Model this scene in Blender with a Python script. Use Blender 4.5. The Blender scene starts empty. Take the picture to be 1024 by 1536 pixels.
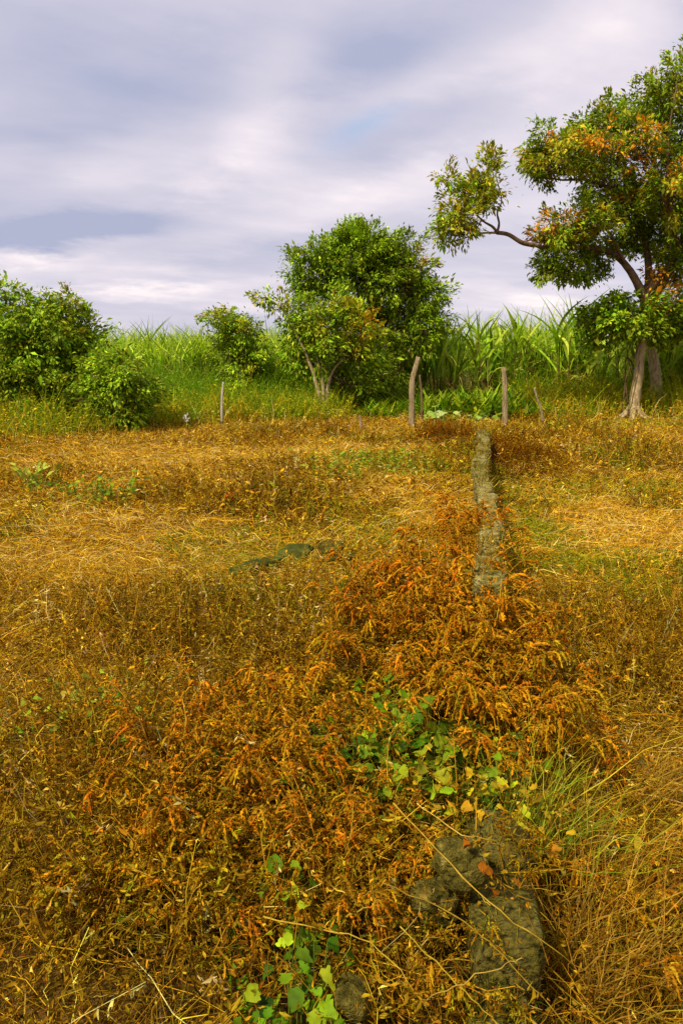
import bpy, math
import numpy as np
from mathutils import Vector

rng = np.random.default_rng(11)
R = math.radians
PI = math.pi
scene = bpy.context.scene
COL = scene.collection

# ------------------------------------------------------------------ camera
CAM_H, PITCH, F = 1.65, R(-12.6), 1109.0       # F: focal length for a picture 1024 wide, 1536 tall
cam_d = bpy.data.cameras.new("camera")
cam = bpy.data.objects.new("camera", cam_d)
COL.objects.link(cam)
cam.location = (0, 0, CAM_H)
cam.rotation_euler = (R(90) + PITCH, 0, 0)
cam_d.sensor_fit = 'VERTICAL'
cam_d.sensor_height = 36.0
cam_d.lens = 36.0 * F / 1536.0
cam_d.clip_end = 6000
cam_d.clip_start = 0.05
scene.camera = cam
CP, SP = math.cos(PITCH), math.sin(PITCH)


def ray(px, py):
    u = (px - 512.0) / F
    v = -(py - 768.0) / F
    return np.array([u, CP - v * SP, SP + v * CP])


def at(px, py, Y):
    """point seen at that place of the photograph, Y metres ahead"""
    d = ray(px, py)
    return d * (Y / d[1]) + np.array([0, 0, CAM_H])


def gnd(px, py, z=0.0):
    d = ray(px, py)
    t = (z - CAM_H) / d[2]
    return d * t + np.array([0, 0, CAM_H])


def mpp(Y):
    return Y / F


# ------------------------------------------------------------------ noise
def _h(ix, iy, s):
    n = (ix * 374761393 + iy * 668265263 + s * 2147483647) & 0xFFFFFFFF
    n = ((n ^ (n >> 13)) * 1274126177) & 0xFFFFFFFF
    return ((n ^ (n >> 16)) & 0xFFFF) / 65535.0


def vn(x, y, scale, s=0):
    x = np.asarray(x, float) / scale
    y = np.asarray(y, float) / scale
    ix, iy = np.floor(x).astype(np.int64), np.floor(y).astype(np.int64)
    fx, fy = x - ix, y - iy
    fx = fx * fx * (3 - 2 * fx)
    fy = fy * fy * (3 - 2 * fy)
    a, b = _h(ix, iy, s), _h(ix + 1, iy, s)
    c, d = _h(ix, iy + 1, s), _h(ix + 1, iy + 1, s)
    return (a * (1 - fx) + b * fx) * (1 - fy) + (c * (1 - fx) + d * fx) * fy


def fbm(x, y, scale, s=0):
    return (vn(x, y, scale, s) * 0.55 + vn(x, y, scale * .45, s + 7) * 0.3 + vn(x, y, scale * .2, s + 13) * 0.15)


def sst(a, b, x):
    t = np.clip((np.asarray(x, float) - a) / (b - a), 0, 1)
    return t * t * (3 - 2 * t)


def blob(x, y, px, py, rx, ry, z=0.0):
    c = gnd(px, py, z)
    return np.exp(-(((x - c[0]) / rx) ** 2 + ((y - c[1]) / ry) ** 2))


# ------------------------------------------------------------------ terrain
WALL_H = 0.34


def wall_x(y):
    y = np.asarray(y, float)
    return 0.13 + 0.178 * y - 0.0004 * (y - 6) ** 2 + 0.035 * np.sin(y * 1.3 + .6) * sst(2.5, 5, y)


def wall_h(y):
    """height of the wall's top above the ground on its left, crumbled away in places"""
    y = np.asarray(y, float)
    h = WALL_H + .05 * (vn(y * 0, y, .9, 5) - .5) - .05 * (vn(y * 0 + 1, y, .28, 9) > .62) - .02 * (vn(y * 0 + 3, y, .11, 12) > .55)
    h = h - .14 * sst(.45, 0, np.abs(y - 5.7)) - .26 * sst(1.95, 2.2, y) * sst(3.45, 3.15, y)
    h = h - .12 * sst(2.6, 1.9, y) - .05 * sst(.5, .62, vn(y * 0 + 7, y, .17, 15)) * sst(2.6, 1.9, y)
    return h * (1 - .65 * sst(11.45, 11.9, y))


def H(x, y):
    x = np.asarray(x, float)
    y = np.asarray(y, float)
    h = 0.05 * (fbm(x, y, 2.6, 3) - .5) + 0.10 * (fbm(x, y, 9.0, 5) - .5)
    side = sst(-0.05, 0.35, x - wall_x(y))
    h = h - 0.14 * side * (1 - sst(9, 13, y)) + 0.06 * (1 - side) * (1 - sst(10, 14, y))
    h = h + 0.20 * blob(x, y, 600, 960, .55, .55, .2)          # rubble hump under the orange weeds
    h = h + 0.10 * blob(x, y, 420, 1150, .6, .5, .2)
    h = h + 0.20 * blob(x, y, 665, 668, .6, .55)               # two dark mounds by the far end of the wall
    h = h + 0.16 * blob(x, y, 770, 690, .7, .8)
    h = h + 0.14 * blob(x, y, 430, 720, 1.0, 1.0)
    h = h - 0.08 * blob(x, y, 200, 840, 1.4, .7)
    h = h + 0.35 * sst(24, 60, y) + 3.0 * sst(80, 400, np.hypot(x, y))* 0
    return h


# ------------------------------------------------------------------ mesh collecting
class MB:
    def __init__(self):
        self.v, self.f4, self.f3, self.c = [], [], [], []
        self.n = 0

    def add(self, v, c, f4=None, f3=None):
        v = np.asarray(v, np.float32).reshape(-1, 3)
        c = np.asarray(c, np.float32)
        if c.ndim == 1:
            c = np.broadcast_to(c, (len(v), 3))
        self.v.append(v)
        self.c.append(c.reshape(-1, 3))
        if f4 is not None and len(f4):
            self.f4.append(np.asarray(f4, np.int64).reshape(-1, 4) + self.n)
        if f3 is not None and len(f3):
            self.f3.append(np.asarray(f3, np.int64).reshape(-1, 3) + self.n)
        self.n += len(v)

    def mesh(self, name, mat, smooth=False):
        me = bpy.data.meshes.new(name)
        v = np.concatenate(self.v)
        c = np.concatenate(self.c)
        q = np.concatenate(self.f4) if self.f4 else np.zeros((0, 4), np.int64)
        t = np.concatenate(self.f3) if self.f3 else np.zeros((0, 3), np.int64)
        me.vertices.add(len(v))
        me.vertices.foreach_set("co", v.ravel())
        loops = np.concatenate([q.ravel(), t.ravel()]).astype(np.int32)
        me.loops.add(len(loops))
        me.loops.foreach_set("vertex_index", loops)
        me.polygons.add(len(q) + len(t))
        st = np.concatenate([np.arange(len(q)) * 4, len(q) * 4 + np.arange(len(t)) * 3]).astype(np.int32)
        me.polygons.foreach_set("loop_start", st)
        me.update(calc_edges=True)
        a = me.color_attributes.new("tint", 'FLOAT_COLOR', 'POINT')
        rgba = np.ones((len(v), 4), np.float32)
        rgba[:, :3] = c
        a.data.foreach_set("color", rgba.ravel())
        if smooth:
            me.polygons.foreach_set("use_smooth", np.ones(len(me.polygons), bool))
        me.materials.append(mat)
        return me

    def build(self, name, mat, parent=None, smooth=False):
        me = self.mesh(name, mat, smooth)
        o = bpy.data.objects.new(name, me)
        COL.objects.link(o)
        if parent is not None:
            o.parent = parent
        return o


def unit(a):
    a = np.asarray(a, float)
    return a / np.maximum(np.linalg.norm(a, axis=-1, keepdims=True), 1e-9)


def rand_dir(n, zlo=-1, zhi=1):
    a = rng.uniform(0, 2 * PI, n)
    z = rng.uniform(zlo, zhi, n)
    r = np.sqrt(np.clip(1 - z * z, 0, 1))
    return np.stack([r * np.cos(a), r * np.sin(a), z], 1)


def ribbons(mb, root, d, L, W, bend, col, K=3, tip=0.15, wig=0.0, tipcol=None):
    """N curved flat blades: root + d*L*t + bend*L*t^2"""
    root = np.asarray(root, float)
    N = len(root)
    if N == 0:
        return
    t = np.linspace(0, 1, K + 1)
    d = unit(d)
    L = np.asarray(L, float).reshape(N, 1, 1)
    c = root[:, None] + d[:, None] * L * t[None, :, None] + np.asarray(bend)[:, None] * L * (t ** 2)[None, :, None]
    if wig:
        c = c + rng.normal(0, wig, (N, K + 1, 3)) * L * (t > 0)[None, :, None]
    side = unit(np.cross(d, rand_dir(N)))
    prof = np.where(t < .5, .75 + .5 * t, 1.0 - (1 - tip) * (t - .5) * 2)
    w = np.asarray(W, float).reshape(N, 1, 1) * prof[None, :, None] * .5
    v = np.stack([c - side[:, None] * w, c + side[:, None] * w], 2).reshape(-1, 3)
    base = (np.arange(N) * (K + 1) * 2)[:, None] + (np.arange(K) * 2)[None]
    f = np.stack([base, base + 1, base + 3, base + 2], -1)
    col = np.broadcast_to(np.asarray(col, float), (N, 3))
    cc = np.repeat(col[:, None], K + 1, 1)
    if tipcol is not None:
        cc = cc * (1 - t[None, :, None]) + np.asarray(tipcol, float).reshape(-1, 1, 3) * t[None, :, None]
    mb.add(v, np.repeat(cc[:, :, None], 2, 2).reshape(-1, 3), f4=f)


def tubes(mb, C, Rad, col, S=3):
    """N tubes along centrelines C (N,K+1,3), radii (N,K+1)"""
    C = np.asarray(C, float)
    N, K1 = C.shape[:2]
    T = unit(np.gradient(C, axis=1))
    ref = np.where(np.abs(T[:, :1, 2:3]) > .8, np.array([[[1., 0, 0]]]), np.array([[[0, 0, 1.]]]))
    A = unit(np.cross(T, np.broadcast_to(ref, T.shape)))
    B = np.cross(T, A)
    th = np.arange(S) * 2 * PI / S
    v = C[:, :, None] + (A[:, :, None] * np.cos(th)[None, None, :, None] + B[:, :, None] * np.sin(th)[None, None, :, None]) * np.asarray(Rad)[..., None, None]
    b = (np.arange(N) * K1 * S)[:, None, None] + (np.arange(K1 - 1) * S)[None, :, None]
    i = np.arange(S)[None, None]
    j = (i + 1) % S
    f = np.stack([b + i, b + j, b + S + j, b + S + i], -1)
    col = np.asarray(col, float)
    if col.ndim == 1:
        col = np.broadcast_to(col, (N, 3))
    cc = np.repeat(np.repeat(col[:, None], K1, 1)[:, :, None], S, 2)
    mb.add(v.reshape(-1, 3), cc.reshape(-1, 3), f4=f.reshape(-1, 4))


def curve(pts, n):
    """smooth polyline through pts (Catmull-Rom)"""
    p = np.asarray(pts, float)
    p = np.vstack([2 * p[0] - p[1], p, 2 * p[-1] - p[-2]])
    m = len(p) - 3
    out = []
    for s in np.linspace(0, m - 1e-6, n):
        i = int(s)
        t = s - i
        a, b, c, d = p[i:i + 4]
        out.append(.5 * ((2 * b) + (c - a) * t + (2 * a - 5 * b + 4 * c - d) * t * t + (3 * b - a - 3 * c + d) * t ** 3))
    return np.array(out)


def limb(mb, pts, r0, r1, col, n=10, S=7, rough=.08, flare=0.0):
    c = curve(pts, n)
    t = np.linspace(0, 1, n)
    r = r0 + (r1 - r0) * t
    r = r * (1 + rng.normal(0, rough, n)) + flare * np.exp(-t * 9)
    tubes(mb, c[None], r[None], col, S)


PROF = {
    'oval': lambda t: np.sin(PI * np.clip(t, 0, 1)) ** .8,
    'lance': lambda t: np.sin(PI * np.clip(t, 0, 1) ** .75) ** 1.1,
    'heart': lambda t: np.clip(np.sin(PI * np.clip(t * .93 + .07, 0, 1) ** .62), 0, 1),
}


def leaves(mb, P, D, Nn, L, W, col, S=2, prof='oval', curl=0.2, fold=0.25, jag=0.0, crinkle=0.0):
    """N leaves, each a folded, curled blade of S stations"""
    P = np.asarray(P, float)
    N = len(P)
    if N == 0:
        return
    D = unit(D)
    X = unit(np.cross(D, Nn) + 1e-6)
    Z = np.cross(X, D)
    t = np.linspace(0, 1, S + 1)
    L = np.broadcast_to(np.asarray(L, float), (N,)).reshape(N, 1, 1)
    W = np.broadcast_to(np.asarray(W, float), (N,)).reshape(N, 1, 1)
    w = PROF[prof](t)
    w[-1] = .03
    w[0] = max(w[0], .05)
    curl = np.broadcast_to(np.asarray(curl, float), (N,)).reshape(N, 1, 1)
    mid = P[:, None] + D[:, None] * L * t[None, :, None] - Z[:, None] * L * curl * (t ** 2)[None, :, None]
    wl = np.repeat((w[None, :, None] * W * .5), N if W.shape[0] == 1 else 1, 0)
    wr = wl.copy()
    if jag:
        wl = wl * (1 + rng.uniform(-jag, jag, wl.shape))
        wr = wr * (1 + rng.uniform(-jag, jag, wr.shape))
    lft = mid - X[:, None] * wl + Z[:, None] * wl * fold
    rgt = mid + X[:, None] * wr + Z[:, None] * wr * fold
    if crinkle:
        for a in (lft, mid, rgt):
            a += rng.normal(0, 1, a.shape) * L * crinkle
    v = np.stack([lft, mid, rgt], 2).reshape(-1, 3)
    b = (np.arange(N) * (S + 1) * 3)[:, None] + (np.arange(S) * 3)[None]
    f = np.concatenate([np.stack([b, b + 1, b + 4, b + 3], -1).reshape(-1, 4),
                        np.stack([b + 1, b + 2, b + 5, b + 4], -1).reshape(-1, 4)])
    col = np.broadcast_to(np.asarray(col, float), (N, 3))
    mb.add(v, np.repeat(col, (S + 1) * 3, 0), f4=f)


def pick(pal, n, var=.18, w=None):
    pal = np.asarray(pal, float)
    i = rng.choice(len(pal), n, p=None if w is None else np.asarray(w, float) / np.sum(w))
    c = pal[i]
    return np.clip(c * (1 + rng.normal(0, var, (n, 1))) * (1 + rng.normal(0, var * .35, (n, 3))), .002, .9)


# ------------------------------------------------------------------ materials
def new_mat(name):
    m = bpy.data.materials.new(name)
    m.use_nodes = True
    nt = m.node_tree
    for n in list(nt.nodes):
        nt.nodes.remove(n)
    return m, nt, nt.nodes, nt.links


def leaf_mat(name, trans=.35, rough=.55, spec=.3, objvar=0.0, nscale=40):
    m, nt, N, Lk = new_mat(name)
    out = N.new("ShaderNodeOutputMaterial")
    at_ = N.new("ShaderNodeAttribute")
    at_.attribute_name = "tint"
    tc = N.new("ShaderNodeTexCoord")
    no = N.new("ShaderNodeTexNoise")
    no.inputs["Scale"].default_value = nscale
    no.inputs["Detail"].default_value = 3
    Lk.new(tc.outputs["Object"], no.inputs["Vector"])
    mr = N.new("ShaderNodeMapRange")
    mr.inputs[1].default_value, mr.inputs[2].default_value = .3, .7
    mr.inputs[3].default_value, mr.inputs[4].default_value = .7, 1.25
    Lk.new(no.outputs[0], mr.inputs[0])
    hs = N.new("ShaderNodeHueSaturation")
    Lk.new(at_.outputs["Color"], hs.inputs["Color"])
    if objvar:
        oi = N.new("ShaderNodeObjectInfo")
        m2 = N.new("ShaderNodeMapRange")
        m2.inputs[3].default_value, m2.inputs[4].default_value = 1 - objvar, 1 + objvar
        Lk.new(oi.outputs["Random"], m2.inputs[0])
        mm = N.new("ShaderNodeMath")
        mm.operation = 'MULTIPLY'
        Lk.new(mr.outputs[0], mm.inputs[0])
        Lk.new(m2.outputs[0], mm.inputs[1])
        Lk.new(mm.outputs[0], hs.inputs["Value"])
        m3 = N.new("ShaderNodeMapRange")
        m3.inputs[3].default_value, m3.inputs[4].default_value = .5 - objvar * .06, .5 + objvar * .06
        m4 = N.new("ShaderNodeMath")
        m4.operation = 'MULTIPLY'
        m4.inputs[1].default_value = 7.31
        m5 = N.new("ShaderNodeMath")
        m5.operation = 'FRACT'
        Lk.new(oi.outputs["Random"], m4.inputs[0])
        Lk.new(m4.outputs[0], m5.inputs[0])
        Lk.new(m5.outputs[0], m3.inputs[0])
        Lk.new(m3.outputs[0], hs.inputs["Hue"])
    else:
        Lk.new(mr.outputs[0], hs.inputs["Value"])
    p = N.new("ShaderNodeBsdfPrincipled")
    p.inputs["Roughness"].default_value = rough
    p.inputs["Specular IOR Level"].default_value = spec
    Lk.new(hs.outputs[0], p.inputs["Base Color"])
    if trans > 0:
        tr = N.new("ShaderNodeBsdfTranslucent")
        Lk.new(hs.outputs[0], tr.inputs["Color"])
        mx = N.new("ShaderNodeMixShader")
        mx.inputs[0].default_value = trans
        Lk.new(p.outputs[0], mx.inputs[1])
        Lk.new(tr.outputs[0], mx.inputs[2])
        Lk.new(mx.outputs[0], out.inputs[0])
    else:
        Lk.new(p.outputs[0], out.inputs[0])
    return m


def rock_mat(name, cols, scale=9, bump=.5, stretch=(1, 1, 1)):
    m, nt, N, Lk = new_mat(name)
    out = N.new("ShaderNodeOutputMaterial")
    p = N.new("ShaderNodeBsdfPrincipled")
    p.inputs["Roughness"].default_value = .92
    p.inputs["Specular IOR Level"].default_value = .04
    tc = N.new("ShaderNodeTexCoord")
    mp = N.new("ShaderNodeMapping")
    mp.inputs["Scale"].default_value = stretch
    Lk.new(tc.outputs["Object"], mp.inputs[0])
    n1 = N.new("ShaderNodeTexNoise")
    n1.inputs["Scale"].default_value = scale
    n1.inputs["Detail"].default_value = 9
    n1.inputs["Roughness"].default_value = .68
    Lk.new(mp.outputs[0], n1.inputs["Vector"])
    cr = N.new("ShaderNodeValToRGB")
    e = cr.color_ramp.elements
    e[0].position, e[1].position = .3, .72
    e[0].color, e[1].color = (*cols[0], 1), (*cols[-1], 1)
    for k, c in enumerate(cols[1:-1]):
        q = e.new(.3 + .42 * (k + 1) / (len(cols) - 1))
        q.color = (*c, 1)
    Lk.new(n1.outputs[0], cr.inputs[0])
    Lk.new(cr.outputs[0], p.inputs["Base Color"])
    n2 = N.new("ShaderNodeTexNoise")
    n2.inputs["Scale"].default_value = scale * 5
    n2.inputs["Detail"].default_value = 6
    Lk.new(mp.outputs[0], n2.inputs["Vector"])
    b = N.new("ShaderNodeBump")
    b.inputs["Strength"].default_value = bump
    b.inputs["Distance"].default_value = .02
    Lk.new(n2.outputs[0], b.inputs["Height"])
    Lk.new(b.outputs[0], p.inputs["Normal"])
    Lk.new(p.outputs[0], out.inputs[0])
    return m


M_STRAW = leaf_mat("dry_straw", .15, .9, .03)
M_GRASS = leaf_mat("living_grass", .3, .7, .06)
M_CANE = leaf_mat("cane_leaf", .35, .6, .12, objvar=.14, nscale=6)
M_LEAF = leaf_mat("tree_leaf", .3, .6, .10, nscale=3)
M_BROAD = leaf_mat("broad_leaf", .3, .6, .08, objvar=.15)
M_DEAD = leaf_mat("dead_leaf", .2, .9, .03, nscale=90)
M_WEED = leaf_mat("withered_weed", .15, .95, .02, objvar=.16, nscale=90)
M_STEM = leaf_mat("dry_stem", 0, .9, .04, objvar=.2, nscale=60)
M_BARK = rock_mat("bark", [(.14, .095, .04), (.40, .30, .14), (.64, .52, .29)], 7, .9, (3, 3, .8))
M_TWIG = rock_mat("twig_bark", [(.05, .035, .015), (.16, .10, .05), (.22, .15, .08)], 8, .5)
M_POST = rock_mat("weathered_wood", [(.10, .07, .03), (.36, .27, .13), (.56, .46, .26)], 7, 1.0, (7, 7, .6))
M_POSTW = rock_mat("pale_wood", [(.26, .22, .16), (.44, .39, .31), (.56, .51, .42)], 8, .5, (4, 4, 1))
M_WALL = rock_mat("old_wall_stone", [(.05, .045, .010), (.16, .135, .03), (.30, .25, .075), (.52, .44, .19)], 13, 1.0, (1, 1.4, 1))
def moss_and_vignette(m, dark):
    """moss, plus vignette darkening painted into the colour, over the near end of the wall (object y below about 2.5 m)"""
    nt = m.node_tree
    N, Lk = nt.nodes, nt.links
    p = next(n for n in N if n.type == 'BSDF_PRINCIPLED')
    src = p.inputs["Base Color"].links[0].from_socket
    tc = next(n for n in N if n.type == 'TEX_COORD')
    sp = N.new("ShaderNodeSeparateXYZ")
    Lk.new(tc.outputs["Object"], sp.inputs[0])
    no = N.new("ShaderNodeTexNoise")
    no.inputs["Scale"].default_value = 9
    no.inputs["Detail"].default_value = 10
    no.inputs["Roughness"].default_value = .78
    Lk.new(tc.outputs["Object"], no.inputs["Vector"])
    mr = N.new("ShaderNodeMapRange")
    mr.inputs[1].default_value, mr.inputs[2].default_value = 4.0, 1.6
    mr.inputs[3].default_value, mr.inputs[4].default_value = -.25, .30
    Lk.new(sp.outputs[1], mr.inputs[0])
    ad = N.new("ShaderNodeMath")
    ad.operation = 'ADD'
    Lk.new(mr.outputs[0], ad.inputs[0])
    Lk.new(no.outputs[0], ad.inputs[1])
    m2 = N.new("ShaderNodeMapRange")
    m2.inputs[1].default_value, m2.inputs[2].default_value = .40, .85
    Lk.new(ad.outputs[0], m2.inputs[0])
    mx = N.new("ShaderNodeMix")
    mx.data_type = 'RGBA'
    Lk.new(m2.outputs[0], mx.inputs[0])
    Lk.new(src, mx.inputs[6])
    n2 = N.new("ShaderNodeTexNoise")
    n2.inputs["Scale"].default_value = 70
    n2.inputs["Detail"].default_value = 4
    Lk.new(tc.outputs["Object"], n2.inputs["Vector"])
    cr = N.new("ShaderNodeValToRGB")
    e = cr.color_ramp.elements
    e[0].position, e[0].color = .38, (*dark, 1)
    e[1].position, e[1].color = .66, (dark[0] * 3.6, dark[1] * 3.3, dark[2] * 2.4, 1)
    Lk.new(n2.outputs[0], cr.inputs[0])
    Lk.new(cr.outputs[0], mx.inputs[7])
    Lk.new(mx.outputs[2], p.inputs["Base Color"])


moss_and_vignette(M_WALL, (.036, .031, .005))  # mossy tone deepened to imitate vignette shading on the near wall
M_STONE = rock_mat("dark_stone", [(.022, .026, .004), (.06, .068, .009), (.17, .17, .025)], 9, .9)
M_ROCK = rock_mat("mossy_rock", [(.03, .026, .004), (.075, .062, .009), (.17, .135, .022), (.36, .29, .07)], 34, 1.0)


# ------------------------------------------------------------------ things
def tag(o, label=None, cat=None, group=None, kind=None):
    if label:
        o["label"] = label
    if cat:
        o["category"] = cat
    if group:
        o["group"] = group
    if kind:
        o["kind"] = kind
    return o


def thing(name, label, cat, loc, group=None, rz=0.0):
    o = bpy.data.objects.new(name, None)
    o.empty_display_size = .05
    COL.objects.link(o)
    o.location = loc
    o.rotation_euler = (0, 0, rz)
    return tag(o, label, cat, group)


def copy_thing(src, loc, rz, sc, label, group=None, tilt=(0, 0)):
    c = src.copy()
    COL.objects.link(c)
    c.location = loc
    c.rotation_euler = (tilt[0], tilt[1], rz)
    c.scale = (sc, sc, sc) if not isinstance(sc, tuple) else sc
    c["label"] = label
    if group:
        c["group"] = group
    for ch in src.children:
        d = ch.copy()
        COL.objects.link(d)
        d.parent = c
    return c


# ------------------------------------------------------------------ ground
def make_ground():
    rr = np.concatenate([np.linspace(0.0, 3, 26)[1:], np.linspace(3, 30, 120)[1:], np.geomspace(30, 4000, 46)[1:]])
    na = 360
    th = np.arange(na) * 2 * PI / na
    x = np.concatenate([[0], (rr[:, None] * np.cos(th)[None]).ravel()])
    y = np.concatenate([[0], (rr[:, None] * np.sin(th)[None]).ravel()])
    z = H(x, y)
    far = sst(60, 120, np.hypot(x, y))
    z = z * (1 - far) + .3 * far
    v = np.stack([x, y, z], 1)
    b = 1 + (np.arange(len(rr) - 1) * na)[:, None]
    i = np.arange(na)[None]
    j = (i + 1) % na
    f4 = np.stack([b + i, b + na + i, b + na + j, b + j], -1).reshape(-1, 4)
    f3 = np.stack([np.zeros(na, int), 1 + np.arange(na), 1 + (np.arange(na) + 1) % na], -1)
    mb = MB()
    mb.add(v, np.array([.1, .07, .02]), f4=f4, f3=f3)
    m, nt, N, Lk = new_mat("ground_soil")
    out = N.new("ShaderNodeOutputMaterial")
    p = N.new("ShaderNodeBsdfPrincipled")
    p.inputs["Roughness"].default_value = .95
    p.inputs["Specular IOR Level"].default_value = .1
    tc = N.new("ShaderNodeTexCoord")
    n1 = N.new("ShaderNodeTexNoise")
    n1.inputs["Scale"].default_value = 1.2
    n1.inputs["Detail"].default_value = 10
    n1.inputs["Roughness"].default_value = .75
    Lk.new(tc.outputs["Object"], n1.inputs["Vector"])
    n3 = N.new("ShaderNodeTexNoise")
    n3.inputs["Scale"].default_value = 45
    n3.inputs["Detail"].default_value = 5
    Lk.new(tc.outputs["Object"], n3.inputs["Vector"])
    cr = N.new("ShaderNodeValToRGB")
    e = cr.color_ramp.elements
    e[0].position, e[0].color = .32, (.045, .024, .005, 1)
    e[1].position, e[1].color = .7, (.21, .115, .018, 1)
    q = e.new(.5)
    q.color = (.11, .06, .010, 1)
    mx = N.new("ShaderNodeMath")
    mx.operation = 'ADD'
    ms = N.new("ShaderNodeMath")
    ms.operation = 'MULTIPLY_ADD'
    ms.inputs[1].default_value = .6
    ms.inputs[2].default_value = -.3
    Lk.new(n3.outputs[0], ms.inputs[0])
    Lk.new(n1.outputs[0], mx.inputs[0])
    Lk.new(ms.outputs[0], mx.inputs[1])
    Lk.new(mx.outputs[0], cr.inputs[0])
    # cropland beyond the field is green
    sep = N.new("ShaderNodeSeparateXYZ")
    Lk.new(tc.outputs["Object"], sep.inputs[0])
    mr = N.new("ShaderNodeMapRange")
    mr.inputs[1].default_value, mr.inputs[2].default_value = 18, 30
    Lk.new(sep.outputs[1], mr.inputs[0])
    mc = N.new("ShaderNodeMix")
    mc.data_type = 'RGBA'
    Lk.new(mr.outputs[0], mc.inputs[0])
    Lk.new(cr.outputs[0], mc.inputs[6])
    mc.inputs[7].default_value = (.05, .075, .012, 1)
    Lk.new(mc.outputs[2], p.inputs["Base Color"])
    bp = N.new("ShaderNodeBump")
    bp.inputs["Strength"].default_value = .9
    bp.inputs["Distance"].default_value = .03
    Lk.new(n3.outputs[0], bp.inputs["Height"])
    Lk.new(bp.outputs[0], p.inputs["Normal"])
    Lk.new(p.outputs[0], out.inputs[0])
    o = mb.build("ground", m, smooth=True)
    tag(o, "brown soil of the dry overgrown field", "ground", kind="structure")


make_ground()


# ------------------------------------------------------------------ where each kind of cover grows
def scatter(y0, y1, rho, margin=2.6):
    """random ground points, rho per square metre, between two distances"""
    wmax = .50 * y1 + margin
    n = int(rho * (y1 - y0) * 2 * wmax)
    x = rng.uniform(-wmax, wmax, n)
    y = rng.uniform(y0, y1, n)
    k = np.abs(x) < .50 * y + margin
    return x[k], y[k]


def pts(x, y, dz=0.0):
    return np.stack([x, y, H(x, y) + dz], 1)


def near_wall(x, y):
    return (np.abs(x - wall_x(y)) < np.where(y < 2.3, .07, .1)) & (y < 11.6)


def Z_weed(x, y):
    """bands of standing brown weeds"""
    w = .25 + .5 * sst(.5, .68, fbm(x, y, 1.5, 21))
    w += 1.3 * blob(x, y, 900, 945, 1.0, .6, .1)
    w += .8 * blob(x, y, 70, 1180, .5, .4, .1) + .6 * blob(x, y, 250, 1450, .5, .4, .1) + .5 * blob(x, y, 880, 1230, .3, .25)       # dark band right of the wall
    w += .8 * blob(x, y, 1000, 930, .8, .5, .1)
    w += .9 * blob(x, y, 300, 935, .8, .5, .15)        # band left
    w += .6 * blob(x, y, 420, 950, .6, .5, .15)
    w += .9 * blob(x, y, 430, 760, .75, .9, .1)
    w += .6 * blob(x, y, 860, 890, .5, .4, .1)
    w += .9 * Z_mound(x, y)
    w -= .9 * blob(x, y, 900, 790, 1.6, 1.2)
    w -= .9 * blob(x, y, 180, 830, 1.6, .8)
    w -= .8 * blob(x, y, 300, 700, 2.5, 1.6)
    return np.clip(w, 0, 1)


def Z_green(x, y):
    """patches of living grass"""
    g = .9 * blob(x, y, 880, 830, .9, .35, 0) + .9 * blob(x, y, 800, 780, .3, .7, 0)
    g += .8 * blob(x, y, 990, 880, .5, .3, 0)
    g += .7 * blob(x, y, 560, 710, 1.0, .8) + .6 * blob(x, y, 690, 690, .35, .7)
    g += .5 * blob(x, y, 440, 930, .45, .35, .1)
    g += .5 * blob(x, y, 330, 890, .25, .2)
    g += .35 * sst(.56, .7, fbm(x, y, 2.2, 33))
    g += .35 * blob(x, y, 500, 640, 5, 1.5) * sst(.4, .6, fbm(x, y, 1.5, 31))
    return np.clip(g, 0, 1)


def Z_mound(x, y):
    return np.clip(blob(x, y, 665, 668, .55, .5) + 1.0 * blob(x, y, 770, 692, .6, .75) + .5 * blob(x, y, 560, 668, .3, .3), 0, 1)


def Z_bright(x, y):
    """flattened pale straw"""
    b = blob(x, y, 150, 830, 1.6, .8) + blob(x, y, 330, 720, 2.0, 1.3) + .8 * blob(x, y, 900, 770, 1.6, 1.2) + .7 * blob(x, y, 20, 950, .8, .4, .1)
    b += .8 * blob(x, y, 40, 950, .7, .5, .1)
    b += .8 * blob(x, y, 960, 1080, .7, .45, .1)
    return np.clip(b, 0, 1)


STRAW = np.array([(.67, .385, .020), (.58, .31, .012), (.74, .48, .06), (.45, .22, .008), (.58, .37, .016), (.62, .48, .15)])
BROWN = np.array([(.26, .132, .006), (.37, .20, .010), (.17, .080, .004), (.43, .26, .013), (.25, .155, .007)])
RUST = np.array([(.34, .13, .005), (.26, .09, .003), (.44, .19, .006)])
OLIVE = np.array([(.30, .29, .008), (.19, .24, .008), (.38, .34, .010), (.14, .20, .007)])
GREEN = np.array([(.16, .29, .008), (.23, .36, .009), (.11, .22, .006)])


def blend(a, b, k):
    k = np.asarray(k).reshape(-1, 1)
    return a * (1 - k) + b * k


def cover_color(x, y, n):
    c = pick(STRAW, n, .22)
    br = pick(BROWN, n, .22)
    k = np.clip(.12 + .75 * Z_weed(x, y) - .45 * Z_bright(x, y) + .9 * (fbm(x, y, .8, 41) - .45), 0, 1)
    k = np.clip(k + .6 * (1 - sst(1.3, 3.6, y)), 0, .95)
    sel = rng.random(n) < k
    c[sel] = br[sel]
    c *= (1 - .38 * (1 - sst(1.1, 3.0, y)) * (rng.random(n) < .7))[:, None]  # cover made browner and darker close up: vignette painted into the tint
    g = pick(OLIVE, n, .2)
    sel = rng.random(n) < Z_green(x, y) * .85
    c[sel] = g[sel]
    r = pick(RUST, n, .2)
    sel = rng.random(n) < np.clip(Z_mound(x, y) * 1.3 + .05, 0, .93)
    c[sel] = r[sel] * .5
    return c


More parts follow.
